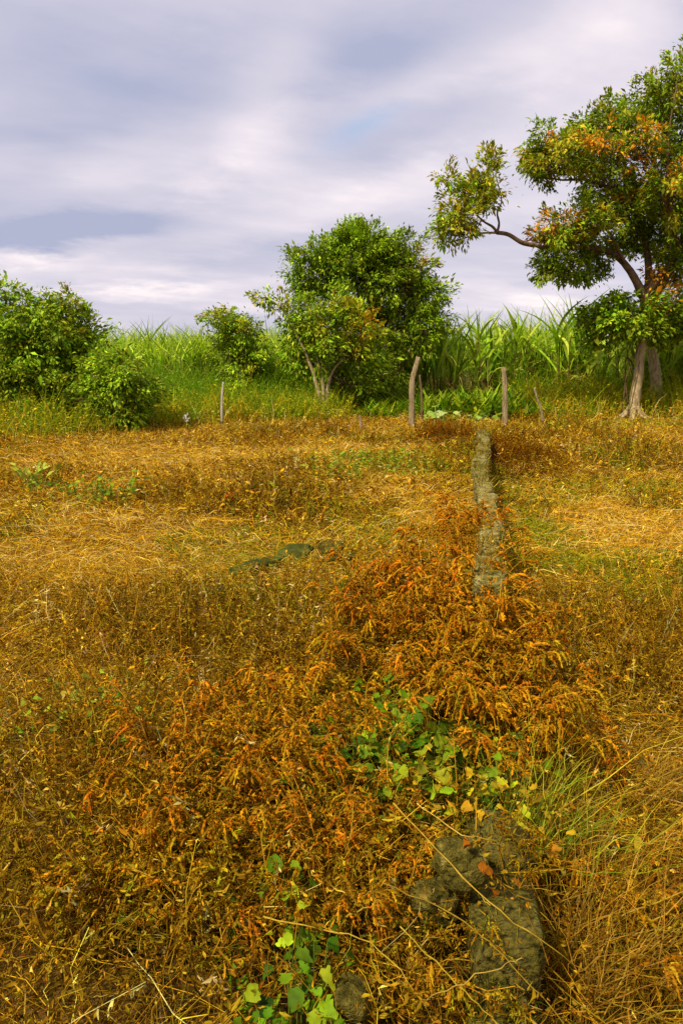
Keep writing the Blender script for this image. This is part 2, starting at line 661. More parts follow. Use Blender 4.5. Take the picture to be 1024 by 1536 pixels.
def PATCH(x, y):
    """the hollow where green leaves show"""
    return np.clip(1.5 * blob(x, y, 590, 1105, .25, .34, .2) + .8 * blob(x, y, 665, 1115, .15, .2, .2)
                   + 1.1 * blob(x, y, 445, 1475, .10, .10, .24) + .9 * blob(x, y, 430, 1360, .08, .09, .24) + .8 * blob(x, y, 335, 1120, .07, .09, .26), 0, 1)


# ------------------------------------------------------------------ lying straw
def make_dead_grass():
    mb = MB()
    for y0, y1, rho, wf, K in ((-.2, 1.6, 3300, .0024, 4), (1.6, 3.2, 4300, .0028, 4), (3.2, 6, 4600, .004, 3), (6, 10, 2700, .0055, 3), (10, 16, 1300, .0075, 2), (16, 24, 260, .013, 2)):
        x, y = scatter(y0, y1, rho)
        k = ~near_wall(x, y) | (rng.random(len(x)) < .12)
        k &= rng.random(len(x)) > .9 * sst(.35, .9, Z_weed(x, y)) * (1 - Z_mound(x, y))
        if y0 < 3.2:
            k &= rng.random(len(x)) > .8 * PATCH(x, y)
        x, y = x[k], y[k]
        n = len(x)
        flow = 2 * PI * fbm(x, y, 1.6, 51) * 1.6 + rng.normal(0, 1.5, n)
        el = np.clip(rng.normal(.45, .45, n), .0, 1.45)
        d = np.stack([np.cos(flow) * np.cos(el), np.sin(flow) * np.cos(el), np.sin(el)], 1)
        L = rng.uniform(.04, .16, n) * (1 + .45 * (y > 6)) * (1 - .35 * np.sin(el))
        bend = rng.normal(0, .4, (n, 3)) * np.array([1, 1, .3]) + np.stack([np.zeros(n), np.zeros(n), -rng.uniform(0, .6, n) * np.sin(el)], 1)
        root = pts(x, y, rng.random(n) ** 1.5 * (.04 + .05 * fbm(x, y, .7, 61)) + .003)
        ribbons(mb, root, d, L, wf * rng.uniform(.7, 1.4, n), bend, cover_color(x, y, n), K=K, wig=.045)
    # long flattened strands
    for y0, y1, rho, wf in ((.6, 2.2, 160, .0026), (2.2, 5, 260, .0032), (5, 12, 110, .006)):
        x, y = scatter(y0, y1, rho)
        w = 1.2 * blob(x, y, 950, 1090, .8, .55, .1) + .3 * Z_bright(x, y) + .12
        k = (rng.random(len(x)) < w) & ~near_wall(x, y)
        x, y = x[k], y[k]
        n = len(x)
        a = 2 * PI * fbm(x, y, 1.2, 55) * 1.5 + rng.normal(0, .5, n)
        el = rng.uniform(.0, .5, n)
        d = np.stack([np.cos(a) * np.cos(el), np.sin(a) * np.cos(el), np.sin(el)], 1)
        bend = np.stack([rng.normal(0, .3, n), rng.normal(0, .3, n), -np.sin(el) * 1.0], 1)
        ribbons(mb, pts(x, y, .05 + .08 * rng.random(n)), d, rng.uniform(.18, .45, n), wf * rng.uniform(.7, 1.2, n), bend, pick(STRAW, n, .2), K=6, wig=.015)
    tag(mb.build("dead_grass", M_STRAW), "flattened golden dead grass covering the field", "grass", kind="stuff")


# ------------------------------------------------------------------ standing dry weeds
def make_weeds():
    mb = MB()
    for y0, y1, rho, wf, K in ((-.2, 1.6, 380, .003, 4), (1.6, 3.2, 620, .0032, 4), (3.2, 6, 900, .0042, 3), (6, 10, 480, .006, 3), (10, 16, 260, .008, 2), (16, 24, 70, .013, 2)):
        x, y = scatter(y0, y1, rho)
        k = (rng.random(len(x)) < Z_weed(x, y)) & ~near_wall(x, y)
        x, y = x[k], y[k]
        n = len(x)
        zw = Z_weed(x, y)
        L = rng.uniform(.10, .25, n) * (.65 + .95 * zw) * (.7 + .7 * fbm(x, y, .9, 71))
        d = np.stack([rng.normal(0, .28, n), rng.normal(0, .28, n), np.ones(n)], 1)
        bend = np.stack([rng.normal(0, .22, n), rng.normal(0, .22, n), -rng.uniform(0, .2, n)], 1)
        root = pts(x, y)
        c = pick(BROWN, n, .25)
        s = pick(STRAW, n, .2)
        sel = rng.random(n) < .25
        c[sel] = s[sel]
        c *= (1 - .28 * sst(.4, .9, zw) * (1 - Z_mound(x, y)))[:, None]
        sel = rng.random(n) < Z_green(x, y) * .6
        c[sel] = pick(OLIVE, int(sel.sum()), .2)
        sel = rng.random(n) < np.clip(1.3 * Z_mound(x, y), 0, .95)
        c[sel] = pick(RUST, int(sel.sum()), .25) * .55
        ribbons(mb, root, d, L, wf * rng.uniform(.8, 1.3, n), bend, c, K=K, wig=.03, tip=.6)
        # side twigs and shrivelled leaflets
        m = 9 if y1 < 7 else 5
        t = rng.uniform(.3, 1.0, (n, m))
        q = (root[:, None] + unit(d)[:, None] * (L[:, None] * t)[..., None] + bend[:, None] * (L[:, None] * t ** 2)[..., None]).reshape(-1, 3)
        dd = rand_dir(n * m, -.5, .8)
        cc = np.repeat(c, m, 0) * rng.uniform(.75, 1.35, (n * m, 1))
        ll = rng.uniform(.012, .034, n * m) * (1 + .9 * (y1 > 7))
        leaves(mb, q, dd, rand_dir(n * m), ll, ll * .28, cc, S=2, curl=rng.uniform(-.2, .6, n * m), crinkle=.05)
    tag(mb.build("dry_weeds", M_STRAW), "brittle brown weeds standing in bands across the dry field", "weeds", kind="stuff")


# ------------------------------------------------------------------ living grass
def make_green_grass():
    mb = MB()
    for y0, y1, rho, wf, K in ((.5, 3.2, 500, .0035, 3), (3.2, 6, 1300, .0045, 3), (6, 10, 900, .0065, 3), (10, 16, 420, .0095, 2)):
        x, y = scatter(y0, y1, rho)
        k = (rng.random(len(x)) < Z_green(x, y) ** 1.3) & ~near_wall(x, y)
        x, y = x[k], y[k]
        n = len(x)
        L = rng.uniform(.06, .17, n)
        d = np.stack([rng.normal(0, .45, n), rng.normal(0, .45, n), np.ones(n)], 1)
        bend = np.stack([rng.normal(0, .35, n), rng.normal(0, .35, n), -rng.uniform(0, .4, n)], 1)
        c = pick(OLIVE, n, .2)
        g = pick(GREEN, n, .2)
        sel = rng.random(n) < .35
        c[sel] = g[sel]
        ribbons(mb, pts(x, y, .01), d, L, wf * rng.uniform(.8, 1.4, n), bend, c, K=K)
    tag(mb.build("green_grass", M_GRASS), "olive green living grass in patches beside the wall", "grass", kind="stuff")


# ------------------------------------------------------------------ shrivelled leaves and bits
def make_leaf_litter():
    mb = MB()
    for y0, y1, rho, ls in ((-.2, 1.6, 3600, .012), (1.6, 3.2, 3200, .012), (3.2, 6, 1300, .016), (6, 11, 420, .024)):
        x, y = scatter(y0, y1, rho)
        k = rng.random(len(x)) < np.clip(.35 + .8 * fbm(x, y, .8, 81) - .5 * Z_bright(x, y) * (y > 3), 0, 1)
        k &= ~near_wall(x, y) | (rng.random(len(x)) < .9 * (fbm(x, y, .2, 133) > .42))
        k &= rng.random(len(x)) > .85 * PATCH(x, y)
        x, y = x[k], y[k]
        n = len(x)
        dk = 1 - .28 * (1 - sst(1.1, 3.0, y)) * (rng.random(n) < .7)  # nearest litter tinted darker in place of vignette shading
        top = .04 + .14 * Z_weed(x, y) + .12 * (y < 3.5)
        onw = near_wall(x, y)
        P = pts(x, y, rng.random(n) * top)
        P[onw, 2] += wall_h(y[onw]) + .01
        c = pick(np.vstack([BROWN, RUST, STRAW[:3] * .85]), n, .25, [3, 3, 3, 2, 3, .8, .8, .8, 1.5, 1.5, 1.5])
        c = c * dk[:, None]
        L = ls * rng.uniform(.5, 1.5, n)
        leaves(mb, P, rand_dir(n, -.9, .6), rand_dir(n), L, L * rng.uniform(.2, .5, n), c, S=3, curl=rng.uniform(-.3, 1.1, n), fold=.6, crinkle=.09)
    tag(mb.build("dead_leaves", M_DEAD), "shrivelled brown leaves strewn through the dead weeds", "leaves", kind="stuff")


# ------------------------------------------------------------------ tangled stems of the foreground
def make_tangle():
    mb = MB()
    for y0, y1, rho, n_k in ((.5, 1.8, 1100, 6), (1.8, 3.4, 900, 6), (3.4, 5.2, 260, 5)):
        x, y = scatter(y0, y1, rho)
        k = ~near_wall(x, y) | (rng.random(len(x)) < .5 * (fbm(x, y, .2, 133) > .48))
        k &= rng.random(len(x)) > .85 * PATCH(x, y)
        x, y = x[k], y[k]
        n = len(x)
        a = rng.uniform(0, 2 * PI, n)
        el = rng.uniform(-.1, 1.0, n)
        d = np.stack([np.cos(a) * np.cos(el), np.sin(a) * np.cos(el), np.sin(el)], 1)
        L = rng.uniform(.08, .36, n)
        t = np.linspace(0, 1, n_k + 1)
        bend = np.stack([rng.normal(0, .35, n), rng.normal(0, .35, n), -rng.uniform(.1, .9, n) * np.sin(np.clip(el, 0, 2))], 1)
        root = pts(x, y, rng.random(n) * .12)
        on = near_wall(x, y)
        root[on, 2] = H(wall_x(y[on]) - .2, y[on]) + wall_h(y[on]) + .008
        d[on, 2] *= .35
        C = root[:, None] + d[:, None] * (L[:, None] * t)[..., None] + bend[:, None] * (L[:, None] * t ** 2)[..., None]
        C = C + rng.normal(0, .012, C.shape) * L[:, None, None] * 2.5
        C[:, :, 2] = np.maximum(C[:, :, 2], (H(C[:, :, 0], C[:, :, 1]) + .004))
        r = (rng.uniform(.0008, .0021, n)[:, None] * (1 - .5 * t)[None]) * (1 + .35 * (y[:, None] > 3.4))
        c = pick(np.vstack([STRAW, BROWN]), n, .25, [1, 1.2, .7, 1.5, 1, .5, 3, 2.5, 2.5, 2, 2])
        c = c * (1 - .2 * (1 - sst(1.1, 2.8, y)) * (rng.random(n) < .7))[:, None]  # vignette darkening put into the closest stems' colour
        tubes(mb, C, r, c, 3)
    tag(mb.build("tangled_weeds", M_STRAW), "tangle of thin dry stems in the lower part of the field", "weeds", kind="stuff")


make_dead_grass()
make_weeds()
make_green_grass()
make_leaf_litter()
make_tangle()


# ------------------------------------------------------------------ tall grass before the cane
def cane_front(x):
    return 27.5 - .40 * (np.clip(x, -12, 9) + 12)


def make_tall_grass():
    mb = MB()
    for y0, y1, rho, wf in ((11.2, 15, 330, .008), (15, 19, 420, .011), (19, 27, 270, .016)):
        x, y = scatter(y0, y1, rho, 3)
        start = 13.6 + 3.6 * fbm(x, y, 1.7, 91) + 1.0 * sst(-3, 1, x) - 2.8 * sst(-1.5, -6, x)
        start = np.where(x > 3.0, start + .7, start)
        w = sst(-.8, 1.6, y - start)
        k = rng.random(len(x)) < w * (.45 + .8 * fbm(x, y, 1.2, 93))
        x, y, w, start = x[k], y[k], w[k], start[k]
        n = len(x)
        L = rng.uniform(.35, .95, n) * (.5 + .6 * w) * (.45 + 1.1 * fbm(x, y, .7, 95))
        L *= np.where((x > .2) & (x < 4.6), np.where(y > 16, .3, .5), 1)
        L *= 1 + .35 * sst(5, 1, cane_front(x) - y)
        d = np.stack([rng.normal(0, .22, n), rng.normal(0, .22, n), np.ones(n)], 1)
        bend = np.stack([rng.normal(0, .28, n), rng.normal(0, .28, n), -rng.uniform(0, .4, n)], 1)
        c = pick([(.48, .42, .010), (.36, .36, .010), (.56, .45, .014), (.28, .32, .010)], n, .2)
        g = pick(GREEN, n, .2)
        k = np.clip(.22 + .8 * sst(.6, 5, y - start) + .6 * (fbm(x, y, 1.1, 97) - .5), 0, 1)
        sel = rng.random(n) < k
        c[sel] = g[sel]
        s = pick(STRAW, n, .2)
        sel = rng.random(n) < .5 * (1 - sst(-.5, 1.2, y - start))
        c[sel] = s[sel]
        ribbons(mb, pts(x, y), d, L, wf * rng.uniform(.7, 1.4, n), bend, c, K=4, tip=.1, wig=.02)
        m = 3
        t = rng.uniform(.15, .95, (n, m))
        q = (pts(x, y)[:, None] + unit(d)[:, None] * (L[:, None] * t)[..., None] + bend[:, None] * (L[:, None] * t ** 2)[..., None]).reshape(-1, 3)
        ll = rng.uniform(.03, .085, n * m)
        leaves(mb, q, rand_dir(n * m, -.6, .6), rand_dir(n * m, .2, 1), ll, ll * .4, np.repeat(c, m, 0) * rng.uniform(.6, 1.3, (n * m, 1)), S=2, curl=.3, crinkle=.04)
    tag(mb.build("tall_grass", M_GRASS), "tall yellow green grass between the field and the cane", "grass", kind="stuff")


make_tall_grass()


# ------------------------------------------------------------------ sugar cane
def cane_stools(mb_s, mb_l, mb_d, x, y, n_st, spread, hgt, z, wide=1.0):
    """stalks with long arching leaves growing at the given points"""
    N = len(x)
    for (cx, cy, ns, hh, zz) in zip(x, y, n_st, hgt, z):
        a = rng.uniform(0, 2 * PI, ns)
        r = np.sqrt(rng.random(ns)) * spread
        rx, ry = np.cos(a) * r, np.sin(a) * r
        root = np.stack([cx + rx, cy + ry, np.full(ns, zz)], 1)
        lean = np.stack([rx * .9 + rng.normal(0, .07, ns), ry * .9 + rng.normal(0, .07, ns), np.ones(ns)], 1)
        hs = hh * rng.uniform(.42, .62, ns)
        t = np.linspace(0, 1, 4)
        C = root[:, None] + unit(lean)[:, None] * (hs[:, None] * t)[..., None]
        tubes(mb_s, C, np.full((ns, 4), .014), pick([(.20, .20, .03), (.26, .20, .05)], ns, .15), 4)
        m = 8
        tt = rng.uniform(.35, 1.0, (ns, m))
        P = (root[:, None] + unit(lean)[:, None] * (hs[:, None] * tt)[..., None]).reshape(-1, 3)
        n = ns * m
        az = rng.uniform(0, 2 * PI, n)
        el = rng.normal(1.3, .16, n)
        d = np.stack([np.cos(az) * np.cos(el), np.sin(az) * np.cos(el), np.sin(el)], 1)
        L = rng.uniform(.75, 1.35, n) * hh / 2.6
        out = np.stack([np.cos(az), np.sin(az), np.zeros(n)], 1)
        b = out * rng.uniform(.15, .5, (n, 1)) + np.array([0, 0, -1]) * (rng.random((n, 1)) ** 2.0) * .9
        c = pick([(.32, .50, .014), (.45, .60, .022), (.22, .38, .010), (.56, .66, .06)], n, .2)
        ribbons(mb_l, P, d, L, wide * rng.uniform(.028, .05, n), b, c, K=6, tip=.05)
        m = 4
        n = ns * m
        tt = rng.uniform(.1, .6, (ns, m))
        P = (root[:, None] + unit(lean)[:, None] * (hs[:, None] * tt)[..., None]).reshape(-1, 3)
        d = rand_dir(n, -.2, .6)
        b = np.stack([rng.normal(0, .2, n), rng.normal(0, .2, n), -rng.uniform(.5, 1.1, n)], 1)
        ribbons(mb_d, P, d, rng.uniform(.3, .7, n), rng.uniform(.016, .03, n), b, pick([(.46, .34, .05), (.34, .22, .03), (.40, .38, .05)], n, .2), K=4)


def make_cane():
    protos = []
    G = "sugar cane clumps along the field edge"
    for k in range(5):
        a, b, c = MB(), MB(), MB()
        cane_stools(a, b, c, [0], [0], [int(rng.integers(9, 13))], .24, [2.6], [0], 1.5)
        root = thing("sugar_cane_clump", "x", "sugar cane", (0, 0, 0), G)
        a.build("stalks", M_CANE, root)
        b.build("foliage", M_CANE, root)
        c.build("dry_foliage", M_CANE, root)
        protos.append(root)
    used = set()
    spots = []
    for x in np.arange(-13, 13.5, .95):
        xx = x + rng.uniform(-.25, .25)
        spots.append((xx, cane_front(xx) + rng.uniform(-.3, .5)))
    for i, (x, y) in enumerate(spots):
        u = 512 + F * x / y
        if u < 470:
            lab = "bright green arching sugar cane clump between the bushes and the large bushy tree"
        elif u < 800:
            lab = "tall green sugar cane clump behind the fence posts"
        else:
            lab = "tall green sugar cane clump behind the tallest tree"
        loc = (x, y, float(H(x, y)))
        k = i % 5
        sc = float(rng.uniform(.9, 1.08)) * (1.03 if u < 640 else 1.16)
        if k in used:
            copy_thing(protos[k], loc, rng.uniform(0, 6.28), sc, lab, G)
        else:
            used.add(k)
            protos[k].location = loc
            protos[k].rotation_euler = (0, 0, rng.uniform(0, 6.28))
            protos[k].scale = (sc,) * 3
            protos[k]["label"] = lab
    # the field behind
    a = MB()
    n = 1500
    x = rng.uniform(-26, 24, n)
    y = cane_front(x) + .8 + rng.random(n) ** 1.3 * 11
    hgt = rng.uniform(2.45, 2.95, n) + .35 * sst(2, 8, x) + .2 * (fbm(x, y, 3, 111) - .5)
    cane_stools(a, a, a, x, y, rng.integers(2, 4, n), .2, hgt, H(x, y))
    tag(a.build("sugar_cane", M_CANE), "dense green sugar cane field filling the background", "sugar cane", kind="stuff")


make_cane()


# ------------------------------------------------------------------ trees and shrubs
G_A = [(.25, .42, .010), (.33, .49, .014), (.17, .31, .008), (.42, .52, .018)]       # bright
G_B = [(.18, .28, .010), (.26, .36, .012), (.33, .36, .014), (.13, .21, .008)]       # dark; also painted shade in low shrub lobes
G_Y = [(.42, .42, .016), (.33, .38, .014), (.50, .40, .018)]                         # yellowish
G_O = [(.74, .27, .012), (.62, .30, .014), (.52, .38, .02)]                          # turned orange


def lobe_points(c, r, n, shell=.45):
    d = rand_dir(n)
    q = rng.random(n) ** shell
    return c + d * q[:, None] * r


def crown(mb, tw, lobes, Y, base, leaf=(.10, .05), per=46, cl=.24, dens=1.0, hubs=None):
    """ragged sprays of leaves at twig ends through each lobe (px, py, rx, ry, dY, palette)"""
    for (px, py, rx, ry, dy, pal) in lobes:
        yy = Y + dy
        c = at(px, py, yy) - base
        rxm, rzm = rx * mpp(yy), ry * mpp(yy)
        r = np.array([rxm, .5 * (rxm + rzm) + .1, rzm])
        n = max(4, int(dens * 5.2 * (rxm * rzm + r[1] * .25) / (cl * cl) * .42))
        d0 = rand_dir(n)
        q0 = rng.random(n) ** .4 * rng.uniform(.8, 1.12, n)
        cc = c + d0 * q0[:, None] * r
        size = cl * np.exp(rng.normal(-.1, .38, n))
        hub = c - np.array([0, 0, rzm * .5]) if hubs is None else hubs[np.argmin(np.linalg.norm(hubs - c, axis=1))]
        axis = unit(unit(d0 * r) * .8 + unit(cc - hub) * .6 + rng.normal(0, .35, (n, 3)) + np.array([0, 0, .12]))
        if tw is not None:
            t = np.linspace(0, 1, 5)
            k = rng.random(n) < .6
            q = cc[k] + axis[k] * size[k][:, None] * .5
            mid = (hub + cc[k]) / 2 + rng.normal(0, .08, q.shape) - np.array([0, 0, .06])
            C = ((1 - t) ** 2)[None, :, None] * hub + (2 * t * (1 - t))[None, :, None] * mid[:, None] + (t ** 2)[None, :, None] * q[:, None]
            tubes(tw, C, np.broadcast_to(.013 * (1 - .75 * t), (len(q), 5)), np.array([.14, .1, .05]), 3)
        m = np.maximum(4, rng.poisson(per * (size / cl) ** 2))
        N = int(m.sum())
        A = np.repeat(axis, m, 0)
        sz = np.repeat(size, m)[:, None]
        al = rng.uniform(-.7, 1.25, (N, 1))
        off = A * al * sz + rng.normal(0, .36, (N, 3)) * sz * (1.15 - .45 * al) * np.array([1, 1, .75])
        P = np.repeat(cc, m, 0) + off
        outd = unit(A * .8 + unit(off) * .9 + rng.normal(0, .5, P.shape) + np.array([0, 0, -.3]))
        nrm = unit(np.array([0, 0, 1.]) + .4 * unit(P - c) + rng.normal(0, .55, P.shape))
        pals = pal if isinstance(pal, list) else [pal]
        cp = np.repeat(rng.integers(0, len(pals), n), m)
        col = np.zeros((N, 3))
        for j, pp in enumerate(pals):
            s = cp == j
            col[s] = pick(pp, int(s.sum()), .27)
        col *= np.repeat(rng.uniform(.7, 1.25, n), m)[:, None]
        L = leaf[0] * np.exp(rng.normal(0, .3, N))
        leaves(mb, P, outd, nrm, L, L * leaf[1] / leaf[0], col, S=2, curl=rng.uniform(0, .5, N), fold=.25)


def W(base, lst, Y):
    """photograph points, each optionally with its own distance, relative to base"""
    return [at(p[0], p[1], p[2] if len(p) > 2 else Y) - base for p in lst]


def ground_base(px, py, Y):
    x = (px - 512) / F * Y
    p = at(px, py, Y)
    return np.array([p[0], Y, float(H(p[0], Y))])


# right tree -----------------------------------------------------------------
def make_right_tree():
    global rng
    rng = np.random.default_rng(77)
    Y = 17.2
    b = ground_base(949, 622, Y)
    root = thing("tree", "tallest tree, pale flaring trunk, wide crown with orange leaves and one bare outstretched branch", "tree", tuple(b))
    tr = MB()
    p0 = np.array([0, 0, -.1])
    limb(tr, [p0] + W(b, [(951, 600), (957, 560), (960, 520), (964, 480), (966, 445)], Y), .112, .095, np.ones(3), 18, 14, .05, .075)
    for ang in (200, 250, 300, 340, 170):
        a = R(ang)
        limb(tr, [np.array([0.08 * math.cos(a), .08 * math.sin(a), .28]), np.array([.26 * math.cos(a), .26 * math.sin(a), .08]),
                  np.array([.62 * math.cos(a), .62 * math.sin(a), -.05])], .07, .02, np.ones(3), 7, 6)
    tr.build("trunk", M_BARK, root, True)
    br = MB()
    limbs = [
        ([(966, 450), (955, 425), (938, 398), (915, 378), (880, 371, 16.9), (835, 374, 16.7), (800, 368, 16.6)], .10, .035),
        ([(800, 368, 16.6), (782, 364, 16.5), (762, 352, 16.5), (745, 349, 16.4)], .05, .042),
        ([(745, 349, 16.4), (738, 340, 16.4), (722, 330, 16.3), (705, 310, 16.3)], .034, .012),
        ([(745, 349, 16.4), (748, 335, 16.5), (745, 318, 16.5), (752, 300, 16.6), (742, 260, 16.6)], .03, .008),
        ([(745, 349, 16.4), (720, 350, 16.4), (700, 356, 16.4), (676, 363, 16.4)], .026, .008),
        ([(722, 330, 16.3), (710, 345, 16.2), (690, 335, 16.2)], .014, .006),
        ([(967, 448), (980, 425), (1000, 402), (1018, 375), (1045, 330), (1075, 270)], .11, .04),
        ([(967, 448), (972, 415, 17.4), (968, 370, 17.6), (955, 320, 17.7), (940, 270, 17.8), (930, 215, 17.9)], .09, .03),
        ([(955, 320, 17.7), (915, 285, 17.5), (880, 270, 17.3), (840, 270, 17.1), (805, 262, 17)], .045, .012),
        ([(938, 398), (910, 345, 16.6), (885, 320, 16.5), (850, 345, 16.4)], .04, .012),
        ([(1018, 375), (1005, 320, 16.6), (1000, 250, 16.5), (1005, 180, 16.4), (1015, 125, 16.4)], .06, .012),
        ([(968, 370, 17.6), (985, 300, 18.2), (975, 220, 18.5), (965, 170, 18.6)], .05, .014),
        ([(1045, 330), (1080, 380, 17.4), (1110, 390, 17.5)], .04, .012),
    ]
    for p, r0, r1 in limbs:
        one = MB()
        limb(one, W(b, p, Y), r0, r1, np.ones(3), 12, 7, .05)
        one.build("branch", M_TWIG, root, True)
    lf, tw = MB(), br
    M1 = [G_B, G_B, G_B, G_B, G_A, G_Y]
    MO = [G_B, G_B, G_B, G_Y, G_O]
    MO2 = [G_O, G_Y, G_B]
    YY = [G_Y, G_Y, G_A]
    out_l = [(688, 340, 32, 22, -.9, YY), (662, 352, 16, 15, -.9, YY), (700, 300, 36, 30, -.8, YY), (728, 285, 15, 24, -.7, [G_Y, G_B]), (741, 246, 9, 16, -.6, YY),
             (670, 272, 14, 10, -.9, YY), (714, 305, 20, 18, -.9, YY), (684, 318, 20, 16, -1, YY), (718, 268, 14, 16, -.7, YY)]
    crown(lf, tw, out_l, Y, b, (.088, .038), 36, .15, .9)
    main = [(803, 252, 22, 22, 0, M1), (815, 215, 34, 18, 0, M1), (840, 240, 50, 30, -.3, [G_B, G_O, G_B, G_Y]), (880, 195, 32, 24, .3, M1), (875, 230, 40, 34, .5, M1),
            (905, 212, 30, 20, -1.1, MO2), (845, 215, 14, 9, -1.0, MO2),
            (925, 180, 42, 30, .2, M1), (965, 165, 42, 32, .8, M1), (1000, 145, 34, 28, -.4, M1), (1018, 112, 16, 18, -.6, M1), (1045, 140, 40, 50, .3, M1),
            (985, 125, 12, 8, -.6, M1), (950, 215, 50, 42, -.6, MO), (1005, 205, 46, 50, .2, M1), (1055, 230, 50, 70, .2, M1),
            (905, 258, 46, 34, -.5, M1), (955, 270, 48, 40, .7, M1), (1000, 280, 45, 48, -.7, MO), (1010, 280, 18, 12, -1.3, MO2), (910, 298, 32, 26, .3, M1), (935, 315, 38, 30, -.4, [G_B]),
            (975, 335, 44, 36, .6, [G_B]), (1030, 330, 45, 55, -.2, M1), (1080, 320, 60, 70, .4, M1),
            (834, 342, 28, 20, -.9, MO2), (832, 350, 28, 22, -.5, M1), (862, 342, 28, 20, -.7, MO), (888, 322, 20, 14, -.9, MO2),
            (832, 388, 28, 22, -.4, M1), (852, 398, 40, 26, -.2, [G_B]), (880, 372, 44, 36, .1, [G_B]), (812, 405, 12, 16, -.2, M1), (885, 405, 22, 18, .2, M1), (920, 360, 34, 30, .7, [G_B]),
            (950, 365, 24, 16, .6, M1), (1005, 385, 26, 24, .5, M1), (1040, 395, 30, 34, -.3, M1), (985, 415, 8, 6, .3, [G_Y, G_O]), (1095, 400, 40, 30, 0, M1)]
    crown(lf, tw, main, Y, b, (.085, .037), 62, .185, .98)
    br.build("twigs", M_TWIG, root, True)
    lf.build("crown", M_LEAF, root)

    # second trunk close behind
    Y2 = 19.0
    b2 = ground_base(984, 610, Y2)
    r2 = thing("tree", "slimmer leaning tree close behind the pale flaring trunk of the tallest tree", "tree", tuple(b2))
    tr = MB()
    limb(tr, [np.array([0, 0, -.1])] + W(b2, [(983, 580), (980, 545), (973, 510), (968, 480), (985, 440), (1015, 390)], Y2), .15, .08, np.ones(3), 16, 10, .05, .06)
    tr.build("trunk", M_BARK, r2, True)
    lf, tw = MB(), MB()
    crown(lf, tw, [(1020, 380, 40, 30, .2, M1), (1060, 350, 45, 40, .4, M1), (1050, 420, 35, 25, 0, [G_A, G_B]), (985, 360, 30, 25, .6, M1)], Y2, b2, (.095, .04), 52, .2, 1.0)
    tw.build("twigs", M_TWIG, r2, True)
    lf.build("crown", M_LEAF, r2)

    # creeper round the trunk
    Y3 = 16.95
    b3 = ground_base(952, 610, Y3)
    v = thing("climbing_vine", "leafy green creeper smothering the fork of the tallest tree", "vine", tuple(b3))
    lf = MB()
    GV = [G_A, G_A, G_B]
    for s in range(5):
        th = s * 1.3
        st = MB()
        limb(st, [np.array([.17 * math.cos(th), .17 * math.sin(th) + .25, 0]) + (at(950, 600, Y3) - b3) * 0] +
             [at(950 + 2.0 * k, 600 - 26 * k, Y3) - b3 + np.array([.15 * math.cos(th + k * .8), .25 + .15 * math.sin(th + k * .8), 0]) for k in range(1, 6)], .014, .009, np.ones(3), 16, 5)
        st.build("stem", M_TWIG, v, True)
    crown(lf, None, [(950, 468, 32, 26, -.1, GV), (925, 478, 28, 22, 0, GV), (905, 462, 18, 14, .2, GV), (975, 478, 34, 24, .2, GV), (1012, 468, 26, 22, .5, GV), (962, 494, 24, 14, -.1, [G_B]),
                     (925, 452, 14, 10, 0, GV), (985, 452, 12, 8, .1, [G_A, G_O]), (895, 485, 22, 16, .4, GV), (985, 505, 18, 14, .4, [G_B]), (1030, 490, 22, 20, .5, GV), (915, 500, 22, 16, .5, GV), (885, 470, 12, 10, .6, GV), (1000, 485, 30, 22, .6, GV), (1050, 470, 26, 24, .6, GV), (890, 510, 18, 12, .7, GV)],
          Y3, b3, (.09, .05), 44, .17, 1.0)
    lf.build("foliage", M_LEAF, v)


make_right_tree()


def shrub(name, label, cat, base_px, Y, trunks, lobes, leaf, per, cl, dens, thick=.07):
    global rng
    rng = np.random.default_rng(100 + base_px[0])
    b = ground_base(base_px[0], base_px[1], Y)
    root = thing(name, label, cat, tuple(b))
    lf, tw = MB(), MB()
    hubs = []
    for t in trunks:
        tr = MB()
        q = W(b, t, Y)
        q[0] = np.array([q[0][0], q[0][1], -.08])
        limb(tr, q, thick, thick * .35, np.ones(3), 12, 8, .06, thick * .4)
        hubs += list(curve(q, 10)[5:])
        tr.build("trunk", M_BARK, root, True)
    crown(lf, tw, lobes, Y, b, leaf, per, cl, dens, np.array(hubs))
    tw.build("twigs", M_TWIG, root, True)
    lf.build("crown", M_LEAF, root)
    return root


